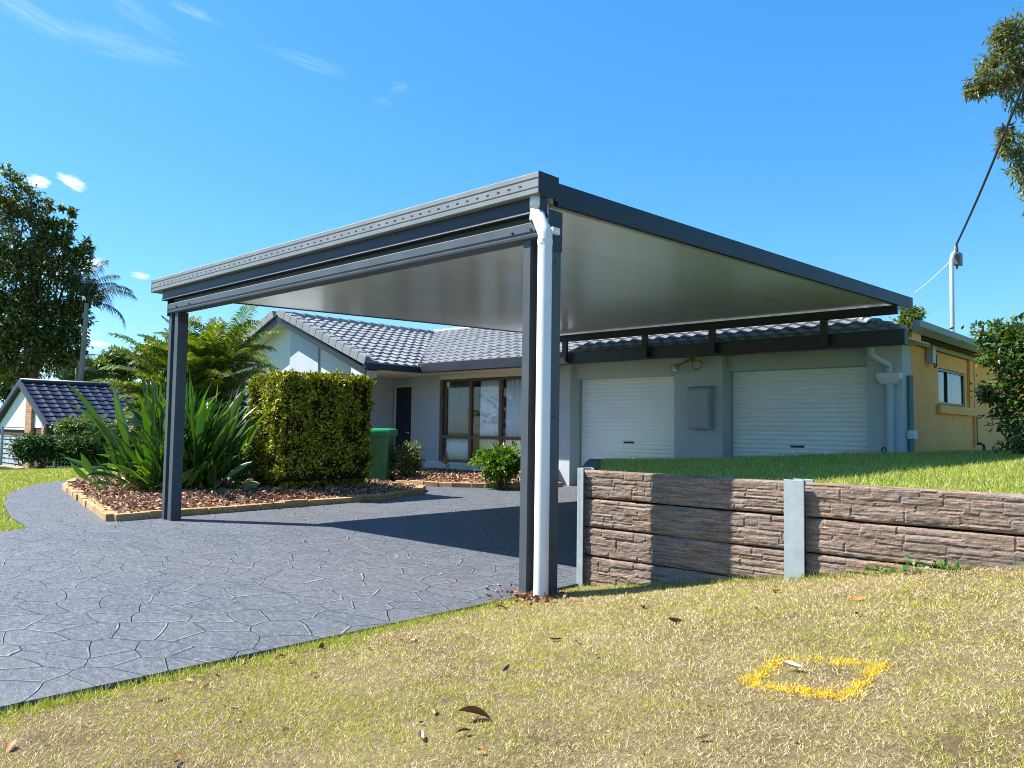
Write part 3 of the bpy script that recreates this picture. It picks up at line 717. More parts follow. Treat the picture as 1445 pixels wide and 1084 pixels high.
# gable end of the wing
GYF, GY = 11.0, 11.42
ax_, az_, ex, ez = -18.9, 4.16, -14.95, 2.62
gb = MB(); sl = (az_-.07-2.552)/(ax_-(-15.3)); lx = ax_*2+15.3
gb.prism([(lx, GY, 2.552), (-15.3, GY, 2.552), (ax_, GY, az_-.10)], (0, .08, 0)); gb.build('gable_panel', WALL_PALE, hs_)
x0g, x1g = ony(409, 490, GY-.06)[0], ony(449, 490, GY-.06)[0]
gs = MB(); zz = lambda X: az_-.13-abs(X-ax_)*.385
gs.prism([(x0g, GY-.05, 2.4), (x1g, GY-.05, 2.4), (x1g, GY-.05, zz(x1g)), (x0g, GY-.05, zz(x0g))], (0, .049, 0)); gs.build('gable_shadow_strip', WALL, hs_)  # strip in darker render stands in for a shadowed recess in the gable
bb = MB()
for sgn in (1, -1):
    a = np.array([ax_, GYF+.03, az_-.03]); b = np.array([ax_+sgn*(ex-ax_), GYF+.03, ez-.03]); dz = np.array([0, 0, -.17])
    bb.prism([a, b, b+dz, a+dz], (0, .03, 0))
bb.build('barge_board', DARK, hs_)
bb = MB()
for sgn in (1, -1):
    a = np.array([ax_, GYF+.062, az_-.10]); b = np.array([ax_+sgn*(ex-ax_), GYF+.062, ez-.10]); bb.prism([a, b, b+np.array([0, 0, -.02]), a+np.array([0, 0, -.02])], (0, GY-GYF-.062, 0))
bb.build('verge_lining', TRIM, hs_)
pc = MB(); pc.box(-15.55, GYF+.05, 2.42, -14.98, GYF+.12, 2.66); pc.build('barge_end', TRIM, hs_)
# eaves: porch ceiling, soffits, gutters
e = MB(); e.box(-17.09, 11.45, 2.552, -14.97, FY-.003, 2.575); e.box(-14.968, 12.76, 2.552, -11.18, FY-.003, 2.572); e.box(-11.178, 12.76, 2.661, -3.72, FY-.003, 2.68); e.box(-16.2, FY-.002, 2.661, -3.72, 13.8, 2.679)
e.build('eave_lining', SOFF, hs_)
e = MB(); e.box(-17.08, 11.46, 2.40, -15.2, 11.56, 2.5505); e.build('porch_beam', WALL_PALE, hs_)
gt = MB(); gt.box(-14.93, 12.60, 2.565, -3.74, 12.755, 2.80); gt.build('eave_gutter', DARK, hs_, bevel=.012)
gt = MB(); gt.box(-15.00, 11.0, 2.565, -14.88, 12.628, 2.70); gt.build('eave_gutter', DARK, hs_, bevel=.012)
OLDG = plain('weathered_grey_gutter', (.27, .27, .25), .6, 0, .4, .15, 3, dirt=.3)
gt = MB(); gt.prism([(-3.74, 12.95, 2.78), (-3.74, 13.0, 2.965), (-3.62, 13.0, 2.965), (-3.62, 12.95, 2.86)], (0, 8.5, 0)); gt.build('side_gutter', OLDG, hs_, bevel=.006)
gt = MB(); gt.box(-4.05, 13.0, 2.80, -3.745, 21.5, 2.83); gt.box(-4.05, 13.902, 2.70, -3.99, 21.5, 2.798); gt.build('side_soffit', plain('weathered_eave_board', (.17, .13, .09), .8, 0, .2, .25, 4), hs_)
gt = MB(); gt.box(-3.99, 13.9, 2.70, -3.965, 21.5, 2.77); gt.build('side_trim', plain('pale_weathered_trim', (.42, .38, .31), .7, 0, .2, .15, 4), hs_)
gt = MB(); gt.prism([(-4.05, 13.02, 2.66), (-4.05, 13.45, 2.66), (-4.05, 13.45, 2.80), (-4.05, 13.02, 2.80)], (.30, 0, 0)); gt.build('eave_return', OCHRE, hs_)

# tiled roof planes with real relief
TW, TC = .29, .33
def tiles(O, u, v, nrm, ulen, vmin, vmax, sub=6):
    O, u, v, nrm = map(np.array, (O, u, v, nrm)); V = []; F = []
    du = TW/sub; cols = int(ulen/du)
    hp = lambda x: .020*max(0, math.cos(2*PI*x/TW))**1.0+.010*math.cos(2*PI*x/TW)
    for i in range(cols):
        u0, u1 = i*du, (i+1)*du; um = (u0+u1)/2; a, b = vmin(um), vmax(um)
        if b-a < .02: continue
        j0, j1 = int(a//TC), int(b//TC)
        for j in range(j0, j1+1):
            s, e_ = max(a, j*TC), min(b, (j+1)*TC)
            if e_-s < .005: continue
            r = random.Random(int(u0/TW)*977+j*131).uniform(-.004, .004)
            hs0 = .042*(1-(s-j*TC)/TC)+r; he = .042*(1-(e_-j*TC)/TC)+r
            q = [O+u*u0+v*s+nrm*(hp(u0)+hs0), O+u*u1+v*s+nrm*(hp(u1)+hs0), O+u*u1+v*e_+nrm*(hp(u1)+he), O+u*u0+v*e_+nrm*(hp(u0)+he)]
            k_ = len(V); V += q; F.append((k_, k_+1, k_+2, k_+3))
            lo0 = O+u*u0+v*s+nrm*(hp(u0)+hs0-.042); lo1 = O+u*u1+v*s+nrm*(hp(u1)+hs0-.042)
            V += [lo0, lo1]; F.append((k_, k_+4, k_+5, k_+1))
    mb = MB(); mb.v = [tuple(p) for p in V]; mb.f = F; return mb
PITCH_T = .375; cs = 1/math.hypot(1, PITCH_T); sn = PITCH_T*cs; RZ = 2.755
PW = 3.95                                   # plan width eave to ridge
vl = PW/cs
roof = MB()
# front slope, eave along +X at y=12.62, x from -18.9 to -3.75
def vmin1(u_):
    X = -18.9+u_; return max(0.0, (-14.9-X))/cs if X < -14.9 else .05
def vmax1(u_):
    X = -18.9+u_; return max(0.0, min(PW, -3.75-X))/cs
r1 = tiles((-18.9, 12.62, RZ), (1, 0, 0), (0, cs, sn), (0, -sn, cs), 15.15, vmin1, vmax1)
r2 = tiles((-14.9, GYF, RZ-.06), (0, 1, 0), (-cs, 0, sn), (sn, 0, cs), 5.6, lambda t_: max(0, (GYF+t_-12.62))/cs, lambda t_: PW/cs)
roof.add(r1.v, r1.f); roof.add(r2.v, r2.f)
rz = RZ+PW*PITCH_T
roof.quad((-22.85, GYF, RZ-.06), (-18.9, GYF, rz-.06), (-18.9, 16.57, rz-.06), (-22.85, 20.5, RZ-.06))          # left side of the wing
roof.quad((-18.9, 16.57, rz), (-7.7, 16.57, rz), (-3.75, 20.5, RZ), (-22.85, 20.5, RZ))                        # back slope
roof.add([(-3.75, 12.62, RZ), (-3.75, 20.5, RZ), (-7.7, 16.57, rz)], [(0, 1, 2)])                               # hip end
rf = roof.build('roof', TILE, hs_)
def caps(a, b, n, r, name, tilt=0):
    a, b = np.array(a), np.array(b); mb = MB()
    for i in range(n):
        p, q = a+(b-a)*i/n, a+(b-a)*(i+1.06)/n
        mb.tube([p+np.array([0, 0, .012]), q-np.array([0, 0, .012])], [r*1.08, r*.94], 10)
    o = mb.build(name, TILE, rf); return smooth_angle(o, 50)
caps((-18.9, GYF+.05, rz-.03), (-18.9, 16.6, rz-.03), 15, .10, 'ridge_cap')
caps((-18.8, 16.57, rz+.0), (-7.7, 16.57, rz+.0), 28, .10, 'ridge_cap')
caps((-3.80, 12.72, RZ+.02), (-7.7, 16.57, rz+.03), 15, .085, 'hip_cap')
vb = MB(); vb.tube([(-14.9, 12.62, RZ+.0), (-18.9, 16.6, rz-.03)], .05, 6); vb.build('valley_flashing', DARK, rf)
# verge tiles wrapped over the rake, one mesh each side
for sgn in (1, -1):
    mb = MB(); n = 13; A = np.array([ax_+sgn*.10, GYF, rz-.12]); B = np.array([ax_+sgn*(3.97), GYF, RZ-.10]); T = (B-A)/n; nn = np.array([sgn*sn, 0, cs])
    for i in range(n):
        p, q = A+T*(i+.03), A+T*(i+1.0)
        lift = nn*.030
        c = [p, q, q+nn*.17+lift, p+nn*.17]
        mb.prism([x+np.array([0, -.035, 0]) for x in c], (0, .035, 0))
        mb.prism([x+np.array([0, -.035, 0]) for x in (p+nn*.1701, q+nn*.1701+lift, q+nn*.195+lift, p+nn*.195)], (0, .24, 0))
    mb.build('verge_tiles', TILE, rf, bevel=.008)
vp = MB(); b_ = np.array([-18.9, 14.2, rz]); b_ = onx(545, 463, -18.6); vp.tube([b_+np.array([0, 0, -.25]), b_+np.array([0, 0, .07])], .03, 8); vp.tube([b_+np.array([0, 0, .071]), b_+np.array([0, 0, .10])], .045, 8); vp.build('vent_pipe', GREYPIPE, rf)
# meter box on the pier
mb = MB(); a = ony(970, 549, FY-.16); b = ony(1001, 605.5, FY-.16)
mb.box(a[0], FY-.16, b[2], b[0], FY+.0045, a[2]); bx = mb.build('meter_box', BOXM, hs_, bevel=.006)
mb = MB(); mb.box(a[0]+.03, FY-.172, b[2]+.03, b[0]-.03, FY-.1605, a[2]-.03); mb.build('door', BOXM, bx, bevel=.004)
mb = MB(); mb.prism([(a[0]-.03, FY-.20, a[2]+.006), (a[0]-.03, FY+.0045, a[2]+.055), (a[0]-.03, FY+.0045, a[2]+.04), (a[0]-.03, FY-.20, a[2]-.004)], (b[0]-a[0]+.06, 0, 0)); mb.build('hood', BOXM, bx)
for fx in (.12, .82):
    for fz in (.14, .86):
        X, Z = a[0]+(b[0]-a[0])*fx, b[2]+(a[2]-b[2])*fz; mb = MB(); mb.box(X-.02, FY-.178, Z-.03, X+.02, FY-.1725, Z+.03); mb.build('latch', GREYPIPE, bx)
# twin spotlight under the eave
fl = empty('tmp', (0, 0, 0), None, None); bpy.data.objects.remove(fl)
c0 = ony(974, 507, FY-.12); mb = MB(); mb.tube([c0+np.array([0, .12, .03]), c0+np.array([0, 0, 0])], .035, 10)
mb.tube([c0, c0+np.array([-.20, -.05, -.10])], .022, 8); mb.tube([c0, c0+np.array([.12, -.06, -.09])], .022, 8)
fl = mb.build('spotlight', BRASS, hs_)
for dx, dr in ((-.20, (-.45, -.6, -.65)), (.12, (.75, -.6, -.25))):
    p = c0+np.array([dx, -.06, -.10]); d_ = np.array(dr)/np.linalg.norm(dr); m2 = MB(); m2.tube([p, p+d_*.05, p+d_*.15], [.035, .075, .10], 14, False)
    lh = m2.build('lamp_head', CHROME, fl, True); m2 = MB(); m2.tube([p+d_*.11, p+d_*.13], [.085, .083], 14); m2.build('bulb', plain('lamp_glass', (.55, .56, .55), .15), lh)
# rainwater head and pipe at the right corner
q = MB(); X, Y = -4.22, FY-.09
q.tube([(-4.33, 12.9, 2.56), (-4.33, 12.9, 2.47), (-4.31, 13.0, 2.42), (X, Y-.02, 2.33), (X, Y, 2.27), (X, Y, 2.19)], .055, 14)
dn = q.build('wall_downpipe', GREYPIPE, hs_); smooth_angle(dn, 60)
q = MB(); q.box(X-.175, Y-.09, 2.11, X+.175, Y+.085, 2.20); q.hexa([(X-.11, Y-.07, 2.02), (X+.11, Y-.07, 2.02), (X+.11, Y+.07, 2.02), (X-.11, Y+.07, 2.02), (X-.175, Y-.09, 2.1095), (X+.175, Y-.09, 2.1095), (X+.175, Y+.085, 2.1095), (X-.175, Y+.085, 2.1095)])
q.build('rain_head', plain('rain_head_paint', (.55, .58, .58), .5, 0, .4, .06, 4), dn, bevel=.006)
q = MB(); q.tube([(X, Y, 2.02), (X, Y, .8)], .062, 16); smooth_angle(q.build('pipe', GREYPIPE, dn), 60)
q = MB()
for z in (1.98, 1.90): q.tube([(X, Y, z), (X, Y, z+.03)], .07, 16)
smooth_angle(q.build('collar', GREYPIPE, dn), 60)
q = MB(); X2, Y2 = -4.0, 13.75; q.tube([(X2, Y2, 2.17), (X2, Y2, 1.28)], .045, 10); q.tube([(X2, Y2, 1.14), (X2, Y2, .82)], .05, 10)
cd = q.build('conduit', plain('green_grey_pipe', (.16, .21, .20), .5, 0, .4, .1, 5, dirt=.3), hs_); smooth_angle(cd, 60)
q = MB(); q.box(X2-.04, Y2-.10, 1.14, X2+.07, Y2+.09, 1.28); q.build('junction_box', plain('pale_plastic_box', (.55, .58, .58), .5), cd, bevel=.008)
q = MB(); a = onx(1313, 497, -4.0); q.box(-4.05, a[1]-.11, a[2]-.20, -3.93, a[1]+.07, a[2]+.10); mt = q.build('service_box', GREYPIPE, hs_, bevel=.01)
q = MB(); q.tube([(-3.96, a[1]+.05, a[2]-.18), (-3.96, a[1]+.11, a[2]-.27), (-3.96, a[1]+.20, a[2]-.23), (-3.97, a[1]+.22, a[2]-.05), (-3.99, a[1]+.18, a[2]+.08)], .012, 6); q.build('cable_loop', BLACK, mt)
q = MB(); q.tube([(-4.0, 17.95, 1.05), (-4.0, 17.95, 1.6)], .018, 8); q.tube([(-4.0, 17.95, 1.05), (-3.93, 17.93, 1.06), (-3.90, 18.03, 1.02), (-3.90, 18.05, .92)], .03, 8); q.build('waste_pipe', BROWN, hs_)
a = ony(1252.5, 637, FY-.08); q = MB(); q.tube([a+np.array([0, .09, .02]), a, a+np.array([0, -.02, -.05])], .02, 8)
for sx in (-1, 1):
    ang = np.linspace(0, 2*PI, 14); q.tube([a+np.array([sx*.05+.035*math.cos(t_), -.02, .01+.05*math.sin(t_)]) for t_ in ang], .010, 6)
q.build('garden_tap', BLACK, hs_)
# service mast
mx_, my = -3.70, float(onx(1346, 472, -3.70)[1])
tp = onx(1351, 385, -3.72)
q = MB(); q.tube([(-3.9, my-.25, 2.86), (-3.78, my-.12, 2.93), (-3.72, my, 3.0), (-3.72, my, 3.06), (-3.72, tp[1]*0+my+.02, tp[2]*.0+4.25), (-3.71, my+.06, 4.36), (-3.70, my+.14, 4.41)], .038, 12)
ms = q.build('service_mast', plain('galvanised_mast', (.55, .58, .60), .4, .3, .5, .08, 5), hs_); smooth_angle(ms, 60)
q = MB(); q.box(-3.74, my+.14, 4.20, -3.62, my+.34, 4.42); q.tube([(-3.69, my+.17, 4.42), (-3.69, my+.20, 4.55)], [.05, .035], 8); q.tube([(-3.68, my+.20, 4.20), (-3.68, my+.20, 4.13)], .02, 6)
q.build('connection_box', plain('dark_insulator', (.10, .085, .085), .5), ms, bevel=.01)
MAST_TOP = np.array([-3.69, my+.20, 4.55])
q = MB(); far = at(1445, 122, 11.5); ext = at(1520, -90, 8.5)
pts = []
for t_ in np.linspace(0, 1, 24):
    p = MAST_TOP+(ext-MAST_TOP)*t_; p = p-np.array([0, 0, .16*4*t_*(1-t_)]); pts.append(p)
q.tube(pts, .019, 6); tag(q.build('power_cable', BLACK), 'black overhead power cable running up from the house mast to the right', 'cable')
q = MB(); a = MAST_TOP+np.array([-.03, -.16, -.28]); b = at(1291, 413, 21); q.tube([a+(b-a)*t_-np.array([0, 0, .03*4*t_*(1-t_)]) for t_ in np.linspace(0, 1, 14)], .010, 5)
tag(q.build('telephone_wire', plain('pale_wire', (.6, .6, .6), .5)), 'thin pale wire strung from the house mast towards the roof edge', 'wire')
# ------------------------------------------------------------------ vegetation
L_HEDGE = leafmat('hedge_leaf', [(.04, .085, .010), (.22, .27, .018), (.55, .47, .03), (.08, .15, .014), (.60, .46, .06), (.26, .31, .022), (.03, .06, .010)], .45, .10, .22)
L_STREL = leafmat('strap_leaf', [(.02, .055, .012), (.045, .11, .016), (.10, .21, .022), (.03, .075, .02), (.15, .24, .03)], .34, .25, .5)
L_PALM = leafmat('palm_leaflet', [(.02, .05, .010), (.05, .11, .016), (.03, .075, .012), (.09, .16, .02), (.05, .10, .014), (.19, .22, .03), (.32, .25, .05), (.03, .065, .012)], .4, .35)
L_BIG = leafmat('dark_tree_leaf', [(.025, .05, .013), (.06, .09, .016), (.14, .17, .028), (.26, .21, .07)], .42, .22)
L_MID = leafmat('mid_tree_leaf', [(.05, .085, .018), (.10, .15, .03), (.15, .20, .05)], .5, .3)
L_GUM = leafmat('gum_leaf', [(.05, .075, .02), (.10, .13, .035), (.17, .19, .06), (.20, .13, .07)], .42, .3)
L_RED = leafmat('bush_leaf', [(.025, .065, .016), (.05, .12, .022), (.12, .20, .035), (.06, .13, .025), (.03, .08, .018), (.16, .20, .05), (.09, .16, .03), (.28, .10, .05)], .3, .25, .6)
L_SHRUB = leafmat('shrub_leaf', [(.04, .085, .014), (.09, .17, .02), (.18, .27, .03)], .35, .3)
L_SHR2 = leafmat('dark_shrub_leaf', [(.02, .05, .012), (.04, .085, .016), (.08, .14, .025), (.03, .065, .014)], .55, .2, .2)
L_PALE = leafmat('variegated_leaf', [(.10, .12, .04), (.22, .24, .09), (.07, .10, .02), (.28, .29, .15)], .4, .3)
L_DKPALM = leafmat('dark_palm_leaflet', [(.015, .03, .012), (.03, .05, .016), (.05, .06, .025)], .6, .12, .15)
CORE_DARK = plain('light_block_dark', (.022, .020, .010), .95, 0, .1, .4, 14, .02, 40)

def plant(name, base, label, cat, group=None): return empty(name, tuple(map(float, base)), label, cat, group)
def crown(parent, blobs, per, L, W, mat, clump=.16, nper=30, droop=.25, up=.3, name='crown'):
    q = blob_points(blobs, per, clump, nper); P, C = q[:, :3], q[:, 3:]
    D = (P-C); D /= np.linalg.norm(D, axis=1, keepdims=True)+1e-9
    D = D*.6+rng.normal(size=P.shape)*.7; D[:, 2] -= droop
    n = len(P); V, F = leaf_cloud(P, D, L*rng.uniform(.7, 1.3, n), W*rng.uniform(.75, 1.25, n), .2, np.array([0, 0, 1.0]))
    return npmesh(name, V, F, mat, parent)
def limbs(parent, base, top, targets, r0, mat, wob=.25):
    mb = MB(); base = np.array(base, float); top = np.array(top, float); n = 7
    tr = [base+(top-base)*t_+np.array([random.uniform(-1, 1), random.uniform(-1, 1), 0])*wob*(.0 if t_ in (0, 1) else .5) for t_ in np.linspace(0, 1, n)]
    mb.tube(tr, [r0*(1-.55*t_) for t_ in np.linspace(0, 1, n)], 8)
    for i, t_ in enumerate(targets):
        t_ = np.array(t_, float); k_ = random.randint(max(1, n//3), n-1); a = tr[k_]; mid = (a+t_)/2+np.array([random.uniform(-1, 1), random.uniform(-1, 1), random.uniform(0, 1)])*np.linalg.norm(t_-a)*.12
        mb.tube([a, mid, t_], [r0*.4, r0*.24, r0*.08], 6)
        for _ in range(3):
            e = t_+rng.normal(size=3)*min(.9, np.linalg.norm(t_-a)*.12); mb.tube([mid, (mid+e)/2+rng.normal(size=3)*.05, e], [r0*.16, r0*.10, r0*.03], 5)
    return mb.build('trunk', mat, parent, True)
def pxblob(px, py, d, rx, ry, rd=None, w=1):
    c = at(px, py, d); s = d/FPX; return (c, ((rx*s), (rd if rd else rx*s), ry*s), w)

# clipped box hedge
HX0, HX1, HY0, HY1, HZ0, HZ1 = -12.83, -11.51, 6.92, 8.74, .20, 2.09
hd = plant('hedge', (-12.17, 7.83, .15), 'large block hedge clipped square with yellow green leaves on its sunny side', 'hedge')
core = MB(); core.box(HX0+.08, HY0+.08, .3, HX1-.07, HY1-.08, HZ1-.08)  # dark box added inside the leaves to block light; stems follow
core.tube([(-12.17, 7.83, -.05), (-12.17, 7.83, .6)], .09, 8); core.tube([(-11.9, 7.4, -.05), (-12.0, 7.5, .6)], .05, 8); core.tube([(-11.9, 8.3, -.05), (-12.0, 8.3, .6)], .05, 8)
core.build('light_block_and_stems', CORE_DARK, hd)
def hedge_face(n, org, eu, ev, nrm):
    u, v = rng.random(n), rng.random(n); P = org+u[:, None]*eu+v[:, None]*ev
    rough_ = .22*(snoise(u*np.linalg.norm(eu)*5+nrm[0]*7+20, v*np.linalg.norm(ev)*5+nrm[1]*9+20, 31)-.55)
    # rounded edges
    eu_, ev_ = np.linalg.norm(eu), np.linalg.norm(ev); ed = np.minimum(np.minimum(u, 1-u)*eu_, np.minimum(v, 1-v)*ev_)
    P = P+nrm*(rough_-.15*np.exp(-ed/.14)+rng.normal(size=n)*.022-.03*rng.random(n))[:, None]
    D = nrm*.35+rng.normal(size=(n, 3))*.9+np.array([0, 0, .1]); return P, D, np.tile(nrm*.75+np.array([0, 0, .25]), (n, 1))
A = np.array; fs = [hedge_face(6500, A([HX0, HY0, HZ0]), A([HX1-HX0, 0, 0]), A([0, 0, HZ1-HZ0]), A([0, -1., 0])), hedge_face(8000, A([HX1, HY0, HZ0]), A([0, HY1-HY0, 0]), A([0, 0, HZ1-HZ0]), A([1., 0, 0])),
                    hedge_face(6500, A([HX0, HY0, HZ1]), A([HX1-HX0, 0, 0]), A([0, HY1-HY0, 0]), A([0, 0, 1.])), hedge_face(5000, A([HX0, HY0, HZ0]), A([0, HY1-HY0, 0]), A([0, 0, HZ1-HZ0]), A([-1., 0, 0])), hedge_face(5000, A([HX0, HY1, HZ0]), A([HX1-HX0, 0, 0]), A([0, 0, HZ1-HZ0]), A([0, 1., 0]))]
P = np.concatenate([a[0] for a in fs]); D = np.concatenate([a[1] for a in fs]); HN = np.concatenate([a[2] for a in fs])
low = (P[:, 2] < .46)                       # skirt draws in near the ground
cx_, cy_ = (HX0+HX1)/2, (HY0+HY1)/2
P[low, 0] = cx_+(P[low, 0]-cx_)*(.80+.20*(P[low, 2]-.14)/.32); P[low, 1] = cy_+(P[low, 1]-cy_)*(.84+.16*(P[low, 2]-.14)/.32)
n = len(P); V, F = leaf_cloud(P, D, rng.uniform(.045, .085, n), rng.uniform(.025, .044, n), .15, HN)
npmesh('foliage', V, F, L_HEDGE, hd)

# bird of paradise clump: long stalked strap leaves
def strap_leaf(base, az, el, L, Wd, bend, seg=7):
    """petiole then blade; returns verts, tris"""
    d = np.array([math.cos(az)*math.cos(el), math.sin(az)*math.cos(el), math.sin(el)]); p = np.array(base, float); pts = [p]; el_ = el
    for i in range(seg+5):
        el_ -= bend*(i/(seg+5)); dd = np.array([math.cos(az)*math.cos(el_), math.sin(az)*math.cos(el_), math.sin(el_)]); p = p+dd*L/(seg+5); pts.append(p)
    side = np.array([-math.sin(az), math.cos(az), 0]); tw = random.uniform(-1.4, 1.4); pf = random.uniform(.34, .56)
    V = []; F = []
    for i, q in enumerate(pts):
        t_ = i/(len(pts)-1); t3 = pts[min(i+1, len(pts)-1)]-pts[max(i-1, 0)]; t3 /= np.linalg.norm(t3)+1e-9
        up = np.cross(side, t3); s2 = side*math.cos(tw)+up*math.sin(tw); u2 = np.cross(s2, t3)
        wd = .012 if t_ < pf else Wd*max(.02, math.sin(PI*min(1, ((t_-pf)/(1-pf))**.75*.97+.03)))**.8*.5
        V += [q-s2*wd+u2*wd*.45, q, q+s2*wd+u2*wd*.45]
    for i in range(len(pts)-1):
        for a_ in (0, 1): F += [(3*i+a_, 3*i+a_+1, 3*i+3+a_+1), (3*i+a_, 3*i+3+a_+1, 3*i+3+a_)]
    return np.array(V), np.array(F)
def merge(parts):
    V = []; F = []; b = 0
    for v, f in parts: V.append(v); F.append(f+b); b += len(v)
    return np.concatenate(V), np.concatenate(F)
st = plant('strap_leaf_plant', (-12.9, 5.8, .12), 'big clump of long paddle shaped green leaves in the mulch behind the left post', 'plant')
ls = []
VR = np.array([CM[0][0], CM[0][1]])      # along the picture's width
for i in range(520):
    a = random.uniform(0, 2*PI); rr = abs(random.gauss(0, .36)); b = np.array([-12.95+rr*math.cos(a)*1.0, 5.75+rr*math.sin(a)*1.1, .12]) + np.array([VR[0], VR[1], 0])*random.uniform(-.25, .50)
    el = math.radians(min(88, max(14, random.gauss(73-rr*34, 15)))); L_ = random.uniform(.65, 2.0)*(1 if el > 1.05 else .58)
    ls.append(strap_leaf(b, a+random.gauss(0, .9), el, L_, random.uniform(.075, .13), random.uniform(-.06, .22)))
V, F = merge(ls); npmesh('leaf_clump', V, F, L_STREL, st)
ls = []
for i in range(26):
    a = random.uniform(0, 2*PI); b = np.array([-12.95+.3*math.cos(a), 5.75+.3*math.sin(a), .12]); ls.append(strap_leaf(b, a, math.radians(random.uniform(25, 75)), random.uniform(.7, 1.3), .06, random.uniform(.5, .9)))
V, F = merge(ls); npmesh('dead_leaves', V, F, leafmat('dead_leaf', [(.16, .07, .03), (.30, .17, .09), (.42, .32, .22)], .8, .1), st)

# pinnate palm fronds
def frond(base, az, el, L, arch, nl, ll, seg=14, droop=.5, vee=.5):
    p = np.array(base, float); pts = []; els = []; e = el
    for i in range(seg+1):
        pts.append(p.copy()); els.append(e); d = np.array([math.cos(az)*math.cos(e), math.sin(az)*math.cos(e), math.sin(e)]); p = p+d*L/seg; e -= arch/seg*(.4+1.2*i/seg)
    pts = np.array(pts); side = np.array([-math.sin(az), math.cos(az), 0]); V = []; F = []
    for i in range(seg):                     # rachis as a thin blade
        w_ = .014*(1-i/seg)+.004; b = len(V); V += [pts[i]-side*w_, pts[i]+side*w_, pts[i+1]+side*w_*.9, pts[i+1]-side*w_*.9]; F += [(b, b+1, b+2), (b, b+2, b+3)]
    for j in range(nl):
        t_ = .16+.84*(j+random.random()*.5)/nl; x = min(seg-1e-3, t_*seg); i = int(x); q = pts[i]+(pts[i+1]-pts[i])*(x-i); tg = pts[i+1]-pts[i]; tg /= np.linalg.norm(tg); up = np.cross(tg, side)*-1
        if up[2] < 0: up = -up
        l = ll*(math.sin(PI*min(.97, t_*.82+.13))**.6)*random.uniform(.85, 1.1)
        for sg in (-1, 1):
            d = side*sg*.85+tg*(.45+.5*t_)+up*vee*random.uniform(.6, 1.2); d /= np.linalg.norm(d); m_ = q+d*l*.5; tip = q+d*l+np.array([0, 0, -droop*l*random.uniform(.5, 1.2)]); wv = tg*.016*(ll/.5)**.5
            b = len(V); V += [q-wv*.6, m_-wv, tip, m_+wv, q+wv*.6]; F += [(b, b+1, b+3), (b, b+3, b+4), (b+1, b+2, b+3)]
    return np.array(V), np.array(F)
gp_d = 17.2; gp = at(292, 640, gp_d); gp[2] = .1
pm = plant('golden_cane_palm', gp, 'multi stemmed golden cane palm with yellowing arching fronds beside the gable', 'palm')
ls = []; stems = MB()
for s_ in range(11):
    a = random.uniform(0, 2*PI); r_ = random.uniform(.05, .5); b = gp+np.array([r_*math.cos(a), r_*math.sin(a), -.1]); h = random.uniform(.7, 2.3); tp_ = b+np.array([.25*math.cos(a), .25*math.sin(a), h]); stems.tube([b, (b+tp_)/2, tp_], [.05, .045, .035], 7)
    for j in range(13):
        ls.append(frond(tp_, a+random.uniform(-2.4, 2.4), math.radians(random.uniform(28, 86)), random.uniform(1.3, 2.1), random.uniform(.5, 1.7), 54, random.uniform(.36, .55)))
V, F = merge(ls); npmesh('crown', V, F, L_PALM, pm); stems.build('stem', plain('cane_stem', (.16, .15, .05), .6, 0, .3, .2, 8), pm, True)
# low leafy plants filling the back of the island bed
fb_ = plant('leafy_shrub', (-15.4, 8.3, .1), 'dark leafy shrub filling the bed between the palm and the hedge', 'shrub')
crown(fb_, [(A([-15.6, 8.0, .75]), (.75, .8, .75), 1), (A([-16.3, 7.4, .9]), (.7, .7, .8), 1), (A([-15.0, 8.9, .8]), (.6, .7, .8), 1), (A([-17.2, 8.0, 1.0]), (.9, .8, .9), 1)], 90, .12, .05, L_SHRUB, .2, 26, .1)
limbs(fb_, (-15.9, 8.0, -.03), (-15.9, 8.0, .8), [(-15.4, 8.5, .9), (-16.5, 7.5, 1.1), (-17.1, 8, 1.1)], .05, BARK, .05)

# rounded shrubs by the house wall
def round_shrub(px, py, wpx, hpx, base_y, label, mat, L_, W_, n=60):
    b = onz(px, base_y, .1); d = float(CM[2] @ (b-CAM)); s = d/FPX; r = wpx*s/2; h = hpx*s
    o = plant('round_shrub', b, label, 'shrub', None)
    crown(o, [(b+A([0, 0, h*.52]), (r, r, h*.5), 1), (b+A([r*.3, 0, h*.6]), (r*.7, r*.7, h*.42), .5)], n, L_, W_, mat, .17, 30, -.15)
    limbs(o, b-A([0, 0, .12]), b+A([0, 0, h*.5]), [b+A([random.uniform(-r, r)*.6, random.uniform(-r, r)*.6, h*.7]) for _ in range(6)], .03, BARK, .03); return o
round_shrub(572, 650, 46, 46, 675, 'round shrub with pale speckled leaves by the entry beside the green bin', L_PALE, .075, .04)
round_shrub(703, 657, 60, 52, 683, 'bright green glossy leaved shrub in front of the curtained window', L_SHRUB, .13, .055, 45)
b = onz(629, 668, .12); o = plant('yellow_seedling', b, 'small thin plant with yellow leaves below the window sill', 'plant')
V, F = leaf_cloud(b+rng.normal(size=(60, 3))*A([.05, .05, .10])+A([0, 0, .22]), rng.normal(size=(60, 3)), rng.uniform(.05, .09, 60), rng.uniform(.03, .05, 60)); npmesh('foliage', V, F, leafmat('yellow_leaf', [(.45, .28, .03), (.30, .25, .03), (.5, .20, .05)], .5, .3), o)
m2 = MB(); m2.tube([b-A([0, 0, .1]), b+A([.01, 0, .32])], .008, 5); m2.build('stem', BARK, o)
b = onz(512, 668, .12); o = plant('pale_seedling', b, 'small pale leafy plant at the foot of the hedge beside the bin', 'plant')
V, F = leaf_cloud(b+rng.normal(size=(160, 3))*A([.14, .14, .08])+A([0, 0, .14]), rng.normal(size=(160, 3))+A([0, 0, .5]), rng.uniform(.06, .10, 160), rng.uniform(.03, .05, 160)); npmesh('foliage', V, F, L_PALE, o)

